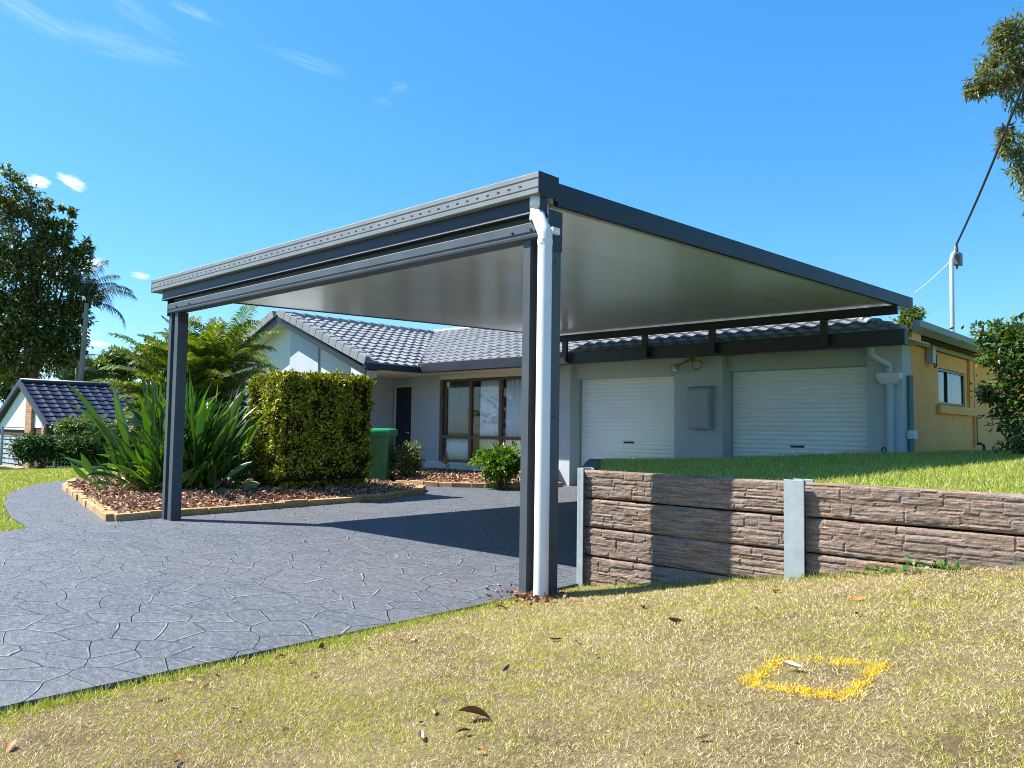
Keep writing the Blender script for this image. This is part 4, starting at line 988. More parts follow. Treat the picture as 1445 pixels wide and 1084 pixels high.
# red tipped bush at the right edge
bR = A([-2.35, 13.9, .92]); dR = float(CM[2] @ (bR-CAM))
o = plant('red_tipped_bush', bR, 'tall glossy bush with red young leaves at the corner of the ochre wall', 'bush')
s = dR/FPX
bl = [(bR+A([.15, .1, .6]), (.62, .62, .65), 1.0), (bR+A([.30, .1, 1.25]), (.70, .6, .6), 1.1), (bR+A([.35, .2, 1.85]), (.58, .55, .5), .8), (bR+A([-.25, -.1, 1.55]), (.42, .4, .28), .4), (bR+A([.55, .2, 2.3]), (.36, .36, .42), .4), (bR+A([1.0, .2, 1.2]), (.7, .7, 1.2), 1.0), (bR+A([-.30, -.05, .95]), (.38, .3, .14), .25), (bR+A([-.45, .0, 1.85]), (.30, .3, .16), .2)]
crown(o, bl, 100, .11, .056, L_RED, .18, 18, .1)
limbs(o, bR-A([0, 0, .1]), bR+A([.25, .1, 1.4]), [c for c, r, w_ in bl]+[bR+A([-.65, 0, 1.95]), bR+A([.35, .1, 2.75]), bR+A([-.6, -.05, 1.0])], .035, BARK, .06)
tips = [bR+A([-.65, 0, 1.95]), bR+A([.35, .1, 2.75]), bR+A([-.6, -.05, 1.0]), bR+A([.2, 0, 2.5]), bR+A([-.2, .05, 2.0])]
Pq = np.concatenate([t_+rng.normal(size=(26, 3))*A([.13, .13, .09]) for t_ in tips]); V, F = leaf_cloud(Pq, rng.normal(size=Pq.shape), rng.uniform(.07, .11, len(Pq)), rng.uniform(.035, .055, len(Pq))); npmesh('young_leaves', V, F, L_RED, o)

# gum tree standing outside the frame at the right, branches reaching in
d = 21; o = plant('gum_tree', at(1600, 640, d)*A([1, 1, 0])+A([0, 0, .9]), 'tall gum tree whose leafy branches hang in at the top right of the sky', 'tree')
bl = [pxblob(1432, 60, d, 30, 34, .7, .9), pxblob(1418, 95, d, 34, 26, .7, .9), pxblob(1395, 115, d, 26, 12, .5, .55), pxblob(1440, 130, d, 22, 26, .6, .6), pxblob(1375, 127, d, 10, 6, .3, .2), pxblob(1432, 205, d, 20, 18, .6, .5), pxblob(1446, 235, d, 14, 22, .6, .5), pxblob(1419, 188, d, 10, 9, .3, .25),
      pxblob(1490, 60, d, 50, 60, 1.2, 1.4), pxblob(1530, 160, d, 70, 80, 1.5, 1.6), pxblob(1500, 260, d, 50, 50, 1.2, 1.2), pxblob(1560, 20, d, 70, 70, 1.5, 1.4), pxblob(1420, 50, d, 14, 16, .4, .35)]
crown(o, bl, 62, .19, .055, L_GUM, .17, 16, .55)
tb = at(1600, 640, d)*A([1, 1, 0])+A([0, 0, .5])
mb = MB(); t1 = at(1590, 150, d); mb.tube([tb, (tb+t1)/2+A([.2, 0, 0]), t1, at(1570, -60, d)], [.32, .26, .16, .07], 10)
for a_, pts in ((.075, [(1585, 240), (1500, 130), (1440, 117), (1400, 125), (1362, 137)]), (.06, [(1588, 300), (1520, 240), (1445, 195), (1415, 180)]), (.06, [(1585, 130), (1500, 80), (1440, 60), (1415, 45)]), (.04, [(1470, 122), (1430, 132), (1385, 136)]), (.05, [(1590, 320), (1500, 262), (1450, 235), (1425, 240)])):
    mb.tube([at(x, y, d) for x, y in pts], [a_*(1-.8*i/(len(pts)-1)) for i in range(len(pts))], 6)
mb.build('trunk', PALEBARK, o, True)
# small tree behind the roof corner
d = 32; b = at(1288, 560, d); b[2] = .9; o = plant('distant_tree', b, 'tip of a light green tree showing behind the right roof corner', 'tree')
crown(o, [pxblob(1288, 450, d, 14, 16, .5, 1), pxblob(1280, 470, d, 22, 20, .8, 1)], 40, .2, .09, L_MID, .2, 20); limbs(o, b, at(1285, 480, d), [at(1280, 465, d), at(1292, 450, d)], .1, BARK, .1)

# big tree at the left behind the neighbour
d = 44; b = at(40, 600, d); b[2] = -1.0
o = plant('spreading_tree', b, 'large dark leafy tree filling the left edge behind the tiled house', 'tree')
bl = [pxblob(10, 270, d, 30, 32, 1.5, .7), pxblob(40, 285, d, 24, 22, 1.3, .5), pxblob(-30, 330, d, 50, 70, 2.5, 1.6), pxblob(30, 335, d, 42, 36, 1.8, 1.0), pxblob(80, 325, d, 17, 20, 1.0, .35), pxblob(70, 355, d, 34, 24, 1.6, .7), pxblob(108, 345, d, 14, 14, .8, .22), pxblob(20, 400, d, 52, 44, 2.2, 1.6), pxblob(85, 400, d, 36, 36, 1.6, .9), pxblob(112, 385, d, 16, 22, .9, .3),
      pxblob(30, 450, d, 62, 40, 2.4, 2.0), pxblob(85, 455, d, 30, 40, 1.6, 1.0), pxblob(40, 495, d, 62, 30, 2.4, 1.8), pxblob(-30, 450, d, 60, 80, 2.6, 2.0), pxblob(100, 490, d, 16, 30, 1.0, .5), pxblob(118, 415, d, 16, 18, .9, .35), pxblob(98, 445, d, 14, 20, 1.0, .3), pxblob(118, 360, d, 12, 10, .7, .2), pxblob(92, 300, d, 8, 7, .5, .12), pxblob(0, 520, d, 40, 24, 2, 1.0)]
crown(o, bl, 64, .27, .135, L_BIG, .115, 26, .25)
limbs(o, b, at(45, 400, d), [c-A([0, 0, r[2]*.6]) for c, r, w_ in bl[:14]], .38, BARK, .5)
# tall palm
def palm(px, py_base, py_top, pxt, d, zg, nf, L_, label, mat, name='tall_palm', els=(-20, 70), ang=None, rr=.14):
    b = at(px, py_base, d); b[2] = zg; t_ = at(pxt, py_top, d); o = plant(name, b, label, 'palm'); mb = MB()
    mb.tube([b+(t_-b)*u+A([.12, .1, 0])*math.sin(u*3)*.8 for u in np.linspace(0, 1, 9)], [rr*(1-.35*u) for u in np.linspace(0, 1, 9)], 8); mb.build('trunk', PALEBARK, o, True)
    fs_ = []
    for i in range(nf):
        az = ang[i][0] if ang else random.uniform(0, 2*PI); el = math.radians(ang[i][1] if ang else random.uniform(*els))
        fs_.append(frond(t_, az, el, L_*random.uniform(.85, 1.1), random.uniform(1.0, 1.9), 40, L_*.24, droop=.9, vee=.15))
    V, F = merge(fs_); npmesh('crown', V, F, mat, o)
azr = math.atan2(VR[1], VR[0])
palm(100, 600, 428, 122, 42, -1.0, 9, 2.7, 'tall slender palm leaning right with drooping fronds against the sky', L_DKPALM, rr=.17, ang=[(azr, 38), (azr+.2, 78), (azr+.3, 5), (azr+3.0, 82), (azr+1.6, 40), (azr+1.2, 65), (azr-.3, 88), (azr+.8, 55), (azr+2.0, 70)])
palm(100, 600, 520, 108, 50, -1.1, 12, 1.9, 'short dark palm with a spreading crown behind the tiled roof', L_DKPALM, 'short_palm', (-5, 60))
# trees beyond
for px, py, rx, ry, d, mat, lb in ((175, 512, 34, 20, 62, L_MID, 'pale green bushy tree beyond the tiled roof beside the golden palm'), (215, 505, 34, 24, 66, L_SHRUB, 'light green distant tree behind the golden palm'), (120, 522, 26, 14, 58, L_MID, 'low pale tree showing between the palm trunks above the tiled roof'),
                               (20, 535, 44, 22, 60, L_BIG, 'dark bushy tree low behind the left end of the tiled roof'), (330, 520, 60, 34, 60, L_BIG, 'dark tree far behind the golden palm and the gable'), (-60, 560, 60, 40, 58, L_BIG, 'dark tree at the far left beyond the fence')):
    b = at(px, 598, d); b[2] = -1.2; o = plant('distant_tree', b, lb, 'tree'); bl = [pxblob(px+random.uniform(-.5, .5)*rx, py+random.uniform(-.4, .4)*ry, d, rx*.6, ry*.6, 1.4, .7) for _ in range(4)]+[pxblob(px, py+ry*.5, d, rx*.8, ry*.6, 1.5, 1)]
    crown(o, bl, 45, .42, .2, mat, .2, 20); limbs(o, b, at(px, py, d), [c for c, r, w_ in bl], .2, BARK, .2)
# neighbour's shrubs along the fence
for px, py, wx, hy, d, lb in ((58, 634, 23, 20, 27.5, 'dark green shrub by the wire fence under the brick pillar'), (114, 630, 30, 23, 28, 'wide dark green shrub by the wire fence right of the brick pillar'), (118, 603, 34, 13, 30.5, 'leafy climber spilling over the fence under the tiled eave'), (165, 625, 30, 30, 29, 'dark shrub partly hidden behind the paddle leaved plant')):
    b = at(px, py+hy, d); g_ = float(gz(b[0], b[1])); b[2] = g_; o = plant('fence_shrub', b, lb, 'shrub'); bl = [pxblob(px+random.uniform(-.45, .45)*wx, py+random.uniform(-.3, .35)*hy, d, wx*.55, hy*.6, .7, .8) for _ in range(4)]+[pxblob(px, py+hy*.35, d, wx*.8, hy*.65, .8, 1)]
    crown(o, bl, 34, .13, .06, L_SHR2 if hy > 15 else L_MID, .2, 30, .1); limbs(o, b, at(px, py, d), [c for c, r, w_ in bl], .05, BARK, .05)
# ------------------------------------------------------------------ neighbour's house, fence, lamp, stone, bin
nh = empty('neighbour_house', (-38.6, 10.4, -.8), 'small far house with navy tiled roof, white gable and brick pillar', 'house')
NY = float(at(30, 538, 34)[1]); NXR, NZR = -38.61, 2.95; NXE, NZE = -34.85, 1.08; NXL = 2*NXR-NXE
nl = math.hypot(NXE-NXR, NZR-NZE); nv = A([NXR-NXE, 0, NZR-NZE])/nl
TWs, TCs = TW, TC; TW, TC = .42, .42
tr_ = tiles((NXE, NY, NZE), (0, 1, 0), nv, (nv[2], 0, -nv[0]), 12, lambda u: 0, lambda u: nl, 4)
tr_.quad((NXL, NY, NZE), (NXR, NY, NZR), (NXR, NY+12, NZR), (NXL, NY+12, NZE)); nr_ = tr_.build('roof', NTILE, nh); TW, TC = TWs, TCs
m2 = MB(); m2.tube([(NXR, NY-.05, NZR+.03), (NXR, NY+12, NZR+.03)], .14, 8); m2.build('ridge_cap', NTILE, nr_, True)
m2 = MB()
for a_, b_ in (((NXR, NZR), (NXE+.1, NZE)), ((NXR, NZR), (NXL-.1, NZE))):
    m2.prism([(a_[0], NY-.12, a_[1]+.08), (b_[0], NY-.12, b_[1]+.08), (b_[0], NY-.12, b_[1]-.12), (a_[0], NY-.12, a_[1]-.16)], (0, .11, 0))
m2.build('barge_board', plain('navy_barge', (.02, .025, .05), .5), nr_)
WCL = plain('white_cladding', (.62, .66, .68), .6, 0, .3, .06, 3, 0); ng = NY+.10
m2 = MB(); wl, wr = NXL+.5, NXE-.45
m2.prism([(wl, ng, 1.0), (wr, ng, 1.0), (wr, ng, 1.12), (NXR, ng, NZR-.18), (wl, ng, 1.12)], (0, .1, 0)); m2.build('gable_panel', WCL, nh)
def nx(px): return float(ony(px, 590, ng)[0])
def nz_(px, py): return float(ony(px, py, ng)[2])
m2 = MB(); x0, x1 = nx(40), nx(48.5); m2.box(x0, ng-.12, -1.2, x1, ng-.001, nz_(44, 563)); m2.build('brick_pillar', BRICK, nh)
m2 = MB(); x0, x1 = nx(63), nx(66.5); m2.box(x0, ng-.10, -1.2, x1, ng-.001, nz_(65, 592)); m2.build('brick_pillar', BRICK, nh)
m2 = MB(); m2.box(wl, ng+.02, -1.3, wr, ng+.2, .998); m2.box(wr-.2, ng+.21, -1.3, wr, NY+11.5, 1.1); m2.build('wall', plain('dark_brick_wall', (.09, .05, .04), .9, 0, .2, .3, 8), nh)
m2 = MB(); zt2 = nz_(20, 614)
for i in range(9):
    m2.box(wl+.2, ng-.03, -1.2+i*.21, nx(38), ng+.019, -1.2+i*.21+.15)
m2.build('louvre_panel', plain('pale_blue_slats', (.40, .45, .55), .5), nh)
m2 = MB(); m2.box(wl, ng-.04, .90, nx(39.5), ng+.018, .97); m2.build('gable_sill', WCL, nh)
# wire fence with steel posts
fd_ = 29.0; a = at(4, 597, fd_); b = at(150, 610, fd_+1.5); fz = float(gz(a[0], a[1])); fn = empty('wire_fence', (a[0], a[1], fz), 'low see through wire mesh fence in front of the far tiled house', 'fence')
def fpt(t_, h): p = a+(b-a)*t_; p[2] = float(gz(p[0], p[1]))+h; return p
m2 = MB(); FH = 1.25
m2.tube([fpt(0, FH), fpt(1, FH)], .022, 6); m2.build('rail', WIRE, fn)
m2 = MB()
for i in range(1, 30): m2.tube([fpt(i/30, 0), fpt(i/30, FH)], .006, 3, False)
for h in np.arange(.1, FH, .16): m2.tube([fpt(0, h), fpt(1, h)], .006, 3, False)
m2.build('mesh_panel', WIRE, fn)
for t_ in (0, .5, 1): m2 = MB(); m2.tube([fpt(t_, -.2), fpt(t_, FH+(.35 if t_ == 0 else .05))], .05, 8); m2.build('fence_post', plain('green_grey_post', (.28, .36, .34), .5), fn)
# street lamp
d = 52; b = at(21, 600, d); b[2] = -1.2; t0 = at(18, 513, d); sl_ = empty('street_lamp', tuple(b), 'thin pale street lamp with a bent arm behind the tiled house', 'street lamp')
m2 = MB(); m2.tube([b, t0, t0+A([-.1, -.08, .15]), t0+A([-.35, -.25, .22])], [.08, .06, .05, .05], 8); m2.build('pole', GALV, sl_, True)
m2 = MB(); p = t0+A([-.35, -.25, .2]); m2.tube([p, p+A([-.2, -.15, .05]), p+A([-.4, -.3, .03])], [.06, .11, .05], 8); m2.build('lamp_head', plain('lamp_grey', (.4, .42, .42), .5), sl_, True)
# sandstone blocks at the far left lawn edge
for i, (px, py, lb) in enumerate(((3, 651, 'flat sandstone block at the lawn edge, cut off by the left picture border'), (20, 653, 'flat sandstone block at the lawn edge right beside another block'))):
    p = at(px, py, 25.5); z = float(gz(p[0], p[1])); m2 = MB(); t2 = A([VR[0], VR[1], 0]); n2 = A([-VR[1], VR[0], 0])
    c = [p*A([1, 1, 0])+A([0, 0, z])+t2*s1*.24+n2*s2*.2 for s1, s2 in ((-1, -1), (1, -1), (1, 1), (-1, 1))]
    m2.hexa([q-A([0, 0, .05]) for q in c]+[q+A([0, 0, .18-.08*(j in (1, 2))*i]) for j, q in enumerate(c)]); tag(m2.build('sandstone_block', EDGE, bevel=.03), lb, 'stone block')
# wheelie bin
bp = onz(534, 681, 0); bb_ = empty('wheelie_bin', tuple(bp), 'dark green wheelie bin with a brighter green lid standing by the hedge', 'bin')
ang = math.radians(38); cA, sA = math.cos(ang), math.sin(ang)
def bxf(x, y, z): return (bp[0]+x*cA-y*sA, bp[1]+x*sA+y*cA, z)
def loft(mb, rings):
    n = len(rings[0]); vs = [q for r in rings for q in r]; fs_ = []
    for i in range(len(rings)-1):
        for j in range(n): fs_.append((i*n+j, i*n+(j+1) % n, (i+1)*n+(j+1) % n, (i+1)*n+j))
    fs_ += [tuple(range(n))[::-1], tuple((len(rings)-1)*n+j for j in range(n))]; mb.add(vs, fs_)
def rr_(hx, hy, r, z, dy=0):
    o = []
    for cx2, cy2, a0 in ((hx-r, hy-r, 0), (-hx+r, hy-r, 90), (-hx+r, -hy+r, 180), (hx-r, -hy+r, 270)):
        for t_ in (0, 30, 60, 90): q = math.radians(a0+t_); o.append(bxf(cx2+r*math.cos(q), cy2+r*math.sin(q)+dy, z))
    return o
m2 = MB(); loft(m2, [rr_(.23, .26, .05, .04, .02), rr_(.235, .265, .05, .12, .02), rr_(.285, .335, .06, 1.0), rr_(.30, .35, .06, 1.02), rr_(.33, .39, .06, 1.03), rr_(.33, .39, .06, 1.085), rr_(.30, .36, .06, 1.085)]); smooth_angle(m2.build('body', BINB, bb_), 35)
m2 = MB(); loft(m2, [rr_(.335, .40, .07, 1.088, .01), rr_(.34, .405, .07, 1.12, .01), rr_(.32, .385, .08, 1.165, .01), rr_(.24, .30, .09, 1.19, .01)]); smooth_angle(m2.build('lid', BINL, bb_), 35)
m2 = MB(); m2.tube([bxf(-.25, .46, 1.07), bxf(.25, .46, 1.07)], .018, 8); m2.tube([bxf(-.22, .38, 1.06), bxf(-.22, .46, 1.07)], .015, 6); m2.tube([bxf(.22, .38, 1.06), bxf(.22, .46, 1.07)], .015, 6); m2.build('handle', BINB, bb_)
for sx in (-1, 1): m2 = MB(); m2.tube([bxf(sx*.235, .30, .10), bxf(sx*.29, .30, .10)], .10, 16); m2.build('wheel', BLACK, bb_, bevel=.01)
# ------------------------------------------------------------------ grass blades, fallen leaves, paint, weeds
def hit(px, py, zf=zl, lo=.6):
    d = ray(px, py); t_ = lo
    for _ in range(6000):
        p = CAM+d*t_
        if p[2] < float(zf(p[0], p[1])): break
        t_ += .004
    return p
def visible(x, y, z, mx=60):
    q = np.stack([x, y, z], 1)-CAM; c = q @ CM.T; dz = np.maximum(c[:, 2], .01)
    u = CX+FPX*c[:, 0]/dz; v = CY+FPX*c[:, 1]/dz
    return (c[:, 2] > .3) & (u > -700) & (u < 2300) & (v < 1700)
def blades(name, x, y, z, L, Wd, tilt, mat):
    n = len(x); a = rng.uniform(0, 2*PI, n); az2 = rng.uniform(0, 2*PI, n)
    D = np.stack([np.sin(tilt)*np.cos(a), np.sin(tilt)*np.sin(a), np.cos(tilt)], 1); S = np.stack([np.cos(az2), np.sin(az2), np.zeros(n)], 1)
    S -= D*np.sum(S*D, 1, keepdims=True); S /= np.linalg.norm(S, axis=1, keepdims=True)+1e-9
    P = np.stack([x, y, z-.003], 1); Wd = Wd[:, None]; L = L[:, None]
    V = np.stack([P-S*Wd*.5, P+S*Wd*.5, P+D*L-A([0, 0, 1])*L*.12], 1).reshape(-1, 3); F = np.arange(n*3).reshape(-1, 3)
    return npmesh(name, V, F, mat)
G_STRAW = leafmat('straw_blade', [(.68, .54, .32), (.54, .40, .21), (.82, .69, .46), (.26, .17, .09), (.62, .50, .21)], .6, .18, .3)
G_GREEN = leafmat('lawn_blade', [(.36, .40, .05), (.52, .49, .10), (.20, .28, .035), (.60, .52, .15), (.42, .44, .06)], .5, .28, .3)
G_LUSH = leafmat('lush_blade', [(.24, .30, .04), (.38, .42, .08), (.15, .20, .025), (.48, .47, .13), (.58, .51, .21)], .45, .35, .3)
def sample_front(n):
    x = rng.uniform(-3.88, 3.4, n); y = rng.uniform(-.9, 4.98, n); d = np.hypot(x, y); k_ = rng.random(n) < np.clip(2.6/np.maximum(d, .5), 0, 1)
    x, y = x[k_], y[k_]; z = zl(x, y); v = visible(x, y, z); return x[v], y[v], z[v]
x, y, z = sample_front(1400000)
pg = .31+.55*(snoise(x*1.7+30, y*1.7+30, 41)-.5)+.5*(snoise(x*6+30, y*6+30, 42)-.5)+.4*np.exp(-(x+3.88)/.22)-.10*np.clip((x+2.2)/2, 0, 1)
pg = pg+1.1*(snoise(x*48+5, y*48+5, 50)-.5); gsel = rng.random(len(x)) < pg; thin = snoise(x*9+70, y*9+70, 43)
gap = snoise(x*62+11, y*62+11, 48)*.6+snoise(x*27+11, y*27+11, 49)*.4
k_ = ~gsel & (gap > .40); xs_, ys_, zs_ = x[k_], y[k_], z[k_]; n = len(xs_); mn = np.clip(np.hypot(xs_, ys_)/3, .8, 1.5)
tag(blades('dry_grass', xs_, ys_, zs_, rng.uniform(.014, .034, n), rng.uniform(.0022, .0040, n)*mn, np.radians(rng.uniform(30, 86, n)), G_STRAW), kind='stuff')
gsel = gsel & (gap > .36); xs_, ys_, zs_ = x[gsel], y[gsel], z[gsel]; n = len(xs_); mn = np.clip(np.hypot(xs_, ys_)/3, .8, 1.5)
tag(blades('grass', xs_, ys_, zs_, rng.uniform(.014, .034, n), rng.uniform(.0022, .0040, n)*mn, np.radians(rng.uniform(10, 68, n)), G_GREEN), kind='stuff')
# lush fringe along the driveway edge and at the foot of the wall
n = 7000; y = rng.uniform(.3, 4.6, n); x = -3.885+np.abs(rng.normal(size=n))*.05; k_ = rng.random(n) < .25+1.1*snoise(y*4+5, x*0+3, 44); x, y = x[k_], y[k_]; n = len(x)
x2 = rng.uniform(-3.85, 1.5, 4500); y2 = 4.97-np.abs(rng.normal(size=4500))*.03; kk = rng.random(4500) < 1.3*snoise(x2*3+5, x2*0+7, 45)-.15; x = np.concatenate([x, x2[kk]]); y = np.concatenate([y, y2[kk]]); n = len(x)
tag(blades('grass_fringe', x, y, zl(x, y), rng.uniform(.025, .075, n), rng.uniform(.003, .006, n), np.radians(rng.uniform(5, 60, n)), G_LUSH), kind='stuff')
# upper lawn behind the wall
n = 330000; y = 5.1+11.5*rng.random(n)**1.35; x = rng.uniform(-9.8, 9, n); xl_ = np.interp(y, [5.1, 13.45, 40], [-3.86, -9.9, -9.9]); k_ = (x > xl_+.05) & ~((y > 13.45) & (x < -3.95)); x, y = x[k_], y[k_]; z = zu(x, y); v = visible(x, y, z); x, y, z = x[v], y[v], z[v]; n = len(x)
tag(blades('upper_grass', x, y, z, rng.uniform(.03, .075, n), rng.uniform(.005, .009, n), np.radians(rng.uniform(5, 62, n)), G_LUSH), kind='stuff')
n = 1600; x = rng.uniform(-9.3, -3.9, n); y = 13.42-np.abs(rng.normal(size=n))*.10; k_ = rng.random(n) < 1.5*snoise(x*2.5+5, x*0+2, 46)-.2; x, y = x[k_], y[k_]; n = len(x)
tag(blades('tall_grass', x, y, zu(x, y), rng.uniform(.08, .17, n), rng.uniform(.006, .012, n), np.radians(rng.uniform(2, 35, n)), G_LUSH), kind='stuff')
# left lawn
n = 260000; x = -9.9-24*rng.random(n)**1.2; y = rng.uniform(-4, 14, n); bad = in_poly(x, y, dp) | in_poly(x, y, BED); x, y = x[~bad], y[~bad]; z = gz(x, y); v = visible(x, y, z); x, y, z = x[v], y[v], z[v]; n = len(x)
tag(blades('left_grass', x, y, z, rng.uniform(.05, .10, n), rng.uniform(.010, .018, n), np.radians(rng.uniform(5, 60, n)), G_LUSH), kind='stuff')
# yellow survey paint sprayed on the grass in a rough square
cor = [hit(*p) for p in ((1054, 966), (1106, 929), (1246, 940), (1192, 985))]
pp = []
for i in range(4):
    a, b = cor[i], cor[(i+1) % 4]; m_ = 700; t_ = rng.random(m_); keep = rng.random(m_) < .0+1.25*snoise(t_*9+i*20, t_*0+4, 47); t_ = t_[keep]
    pp.append(a+(b-a)*t_[:, None]+rng.normal(size=(len(t_), 3))*A([.021, .021, 0]))
pp = np.concatenate(pp); n = len(pp)
o = blades('paint_mark', pp[:, 0], pp[:, 1], zl(pp[:, 0], pp[:, 1])+.004, rng.uniform(.014, .032, n), rng.uniform(.0025, .0045, n), np.radians(rng.uniform(25, 84, n)), leafmat('yellow_paint', [(.80, .52, .015), (.85, .60, .02), (.70, .44, .02)], .5, .15, .3))
tag(o, 'rough square of yellow spray paint on the dry front lawn', 'paint mark')
# single fallen leaves
LEAFC = {'brown': plain('brown_dry_leaf', (.20, .095, .05), .75, 0, .25, .3, 60), 'tan': plain('tan_dry_leaf', (.40, .22, .11), .75, 0, .25, .25, 60), 'pale': plain('pale_dry_leaf', (.50, .40, .27), .75, 0, .25, .2, 60), 'orange': plain('orange_dry_leaf', (.48, .19, .05), .7, 0, .25, .25, 60)}
def leaf_mesh(L, Wd, curl, cup):
    V = []; F = []; n = 9
    for i in range(n):
        t_ = i/(n-1); w_ = Wd*.5*math.sin(PI*t_**.85)**.9+.0008; xx = (t_-.5)*L; zz = curl*(4*(t_-.5)**2)*L; yo = .06*L*math.sin(t_*5)
        V += [(xx, yo-w_, zz+cup*w_), (xx, yo, zz), (xx, yo+w_, zz+cup*w_)]
    for i in range(n-1):
        b = 3*i; F += [(b, b+3, b+4, b+1), (b+1, b+4, b+5, b+2)]
    mb = MB(); mb.v = V; mb.f = F; return mb
PROTO = []
for col_ in LEAFC:
    for q in range(3):
        mb = leaf_mesh(1.0, random.uniform(.30, .42), random.uniform(.06, .22)*random.choice((1, 1, -.5)), random.uniform(.2, 1.1)); me = bpy.data.meshes.new('dry_leaf'); me.from_pydata(mb.v, [], mb.f); me.materials.append(LEAFC[col_])
        for p_ in me.polygons: p_.use_smooth = True
        PROTO.append((col_, me))
LBL = {'brown': 'small dark brown dry leaf fallen on the front lawn', 'tan': 'small tan dry leaf fallen on the front lawn', 'pale': 'small pale straw coloured dry leaf fallen on the front lawn', 'orange': 'small orange dry leaf fallen on the front lawn'}
def fallen(px, py, col_, Lpx, label=None, yaw=None, lift=.012, zf=zl):
    p = hit(px, py, zf); d = float(CM[2] @ (p-CAM)); L = .88*Lpx*d/FPX; me = random.choice([m_ for c_, m_ in PROTO if c_ == col_])
    o = bpy.data.objects.new('dry_leaf', me); COL.objects.link(o); o.location = (p[0], p[1], float(zf(p[0], p[1]))+lift); o.scale = (L, L, L)
    o.rotation_euler = (random.gauss(0, .35), random.gauss(0, .25), random.uniform(0, 6.28) if yaw is None else yaw)
    tag(o, label or LBL[col_], 'leaf', 'dry leaves fallen on the front lawn'); return o
VY = math.atan2(VR[1], VR[0])
fallen(670, 1019, 'brown', 56, 'largest curled brown leaf with a pale rim near the bottom middle of the lawn', VY+.1, .03)
fallen(653, 1040, 'brown', 30, 'curled brown leaf lying just below the largest leaf on the lawn', VY+.5, .02)
fallen(1118, 949, 'pale', 36, 'pale grey strip of bark lying inside the yellow painted square', VY-.5, .02)
objs_ = [o_ for o_ in COL.objects if o_.get('label', '').startswith('pale grey strip')]; objs_[0].rotation_euler = (.25, .05, VY-.5); objs_[0]['category'] = 'bark'
for px, py, c_, l_ in ((546, 911, 'brown', 17), (566, 907, 'brown', 12), (580, 907, 'pale', 18), (626, 900, 'brown', 10), (665, 910, 'brown', 13), (785, 906, 'brown', 28), (815, 910, 'tan', 16), (842, 929, 'orange', 13), (623, 960, 'brown', 9), (589, 997, 'brown', 10), (613, 1008, 'tan', 24), (680, 1066, 'orange', 18), (594, 1045, 'pale', 30), (714, 949, 'brown', 20), (804, 1061, 'brown', 16), (705, 859, 'tan', 18), (882, 841, 'orange', 14),
                          (951, 880, 'brown', 26), (1068, 863, 'brown', 11), (1209, 871, 'brown', 16), (1209, 849, 'orange', 24), (1092, 837, 'orange', 28), (1055, 820, 'brown', 14), (990, 814, 'brown', 16), (908, 860, 'brown', 20), (1002, 1003, 'brown', 13), (981, 1010, 'tan', 12), (1251, 1025, 'brown', 14), (992, 1048, 'pale', 24), (1402, 861, 'orange', 14), (1202, 793, 'orange', 10),
                          (224, 989, 'brown', 32), (453, 916, 'brown', 26), (465, 937, 'brown', 14), (394, 929, 'tan', 22), (415, 939, 'brown', 20), (343, 937, 'tan', 26), (291, 974, 'brown', 24), (309, 960, 'brown', 16), (268, 964, 'tan', 18), (444, 956, 'brown', 20), (480, 964, 'brown', 14), (353, 991, 'brown', 14), (332, 1005, 'pale', 18), (399, 1030, 'brown', 26), (14, 1059, 'tan', 32), (249, 1080, 'brown', 30), (588, 908, 'tan', 16), (594, 1025, 'brown', 14), (143, 1036, 'tan', 12), (336, 1020, 'pale', 14), (500, 905, 'brown', 14), (522, 918, 'tan', 12), (740, 1000, 'tan', 10), (860, 985, 'brown', 10), (1330, 900, 'brown', 9), (1270, 870, 'tan', 10), (1120, 1050, 'brown', 12), (905, 1065, 'brown', 12), (760, 880, 'tan', 12)):
    fallen(px, py, c_, l_)
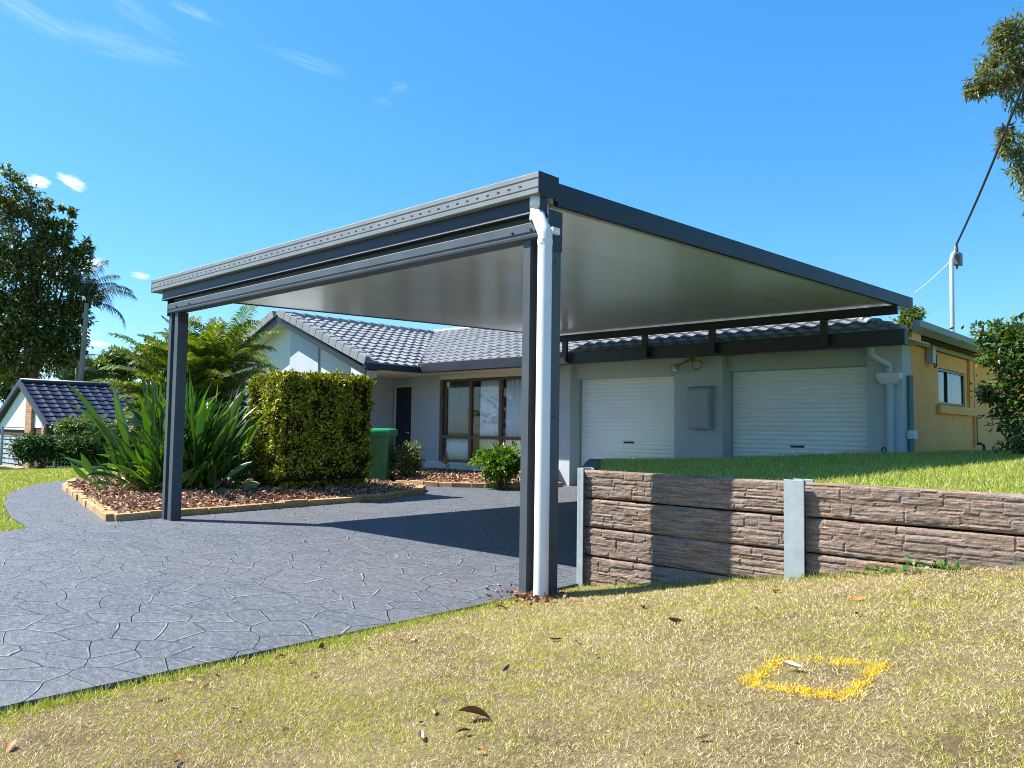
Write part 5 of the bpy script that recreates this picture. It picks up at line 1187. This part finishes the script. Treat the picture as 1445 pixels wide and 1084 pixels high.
for px, py, c_, l_ in ((560, 786, 'tan', 9), (704, 826, 'pale', 12), (432, 766, 'tan', 7), (640, 842, 'brown', 9), (330, 850, 'tan', 7), (250, 905, 'brown', 9), (505, 830, 'brown', 7), (600, 800, 'pale', 7)):
    o = fallen(px, py, c_, l_, 'tiny dry leaf blown onto the stamped driveway', zf=lambda a, b: 0.0*a, lift=.008); o['group'] = 'dry leaves on the driveway'
# brown leaf litter round the foot of the right post
n = 230; a = rng.uniform(0, 2*PI, n); r_ = np.abs(rng.normal(size=n))*.16; P = np.stack([-3.80+r_*np.cos(a)*1.2, 4.28+r_*np.sin(a), np.zeros(n)], 1); P[:, 2] = np.maximum(zl(P[:, 0], P[:, 1]), np.where(P[:, 0] < -3.9, .0, -1))+rng.uniform(.004, .03, n)
D = rng.normal(size=(n, 3)); D[:, 2] *= .4; V, F = leaf_cloud(P, D, rng.uniform(.03, .07, n), rng.uniform(.012, .03, n)); tag(npmesh('leaf_litter', V, F, leafmat('litter_leaf', [(.20, .075, .03), (.34, .16, .08), (.12, .05, .03), (.45, .26, .16)], .8, .05)), kind='stuff')
# broadleaf weeds at the foot of the wall
for px, py, s_, lb in ((1330, 791, 1.0, 'bright green broadleaf weed growing at the foot of the sleeper wall'), (1285, 795, .6, 'small green weed at the wall foot left of the larger weed'), (1372, 789, .6, 'small green weed at the wall foot right of the larger weed')):
    p = hit(px, py+2); p[1] = 4.93; p[2] = float(zl(p[0], p[1])); o = plant('weed', p, lb, 'weed', None); n = int(22*s_); Pq = p+np.abs(rng.normal(size=(n, 3)))*A([1, .4, .05])*A([1, 1, 1])*A([rng.choice([-1, 1]), 1, 1])*.0+rng.normal(size=(n, 3))*A([.05*s_, .02, 0])+A([0, 0, .02])+np.abs(rng.normal(size=(n, 3)))*A([0, 0, .035*s_])
    V, F = leaf_cloud(Pq, rng.normal(size=(n, 3))+A([0, -.3, .6]), rng.uniform(.025, .05, n), rng.uniform(.018, .035, n)); npmesh('foliage', V, F, leafmat('weed_leaf', [(.05, .16, .02), (.10, .26, .03), (.16, .32, .05)], .4, .3), o)
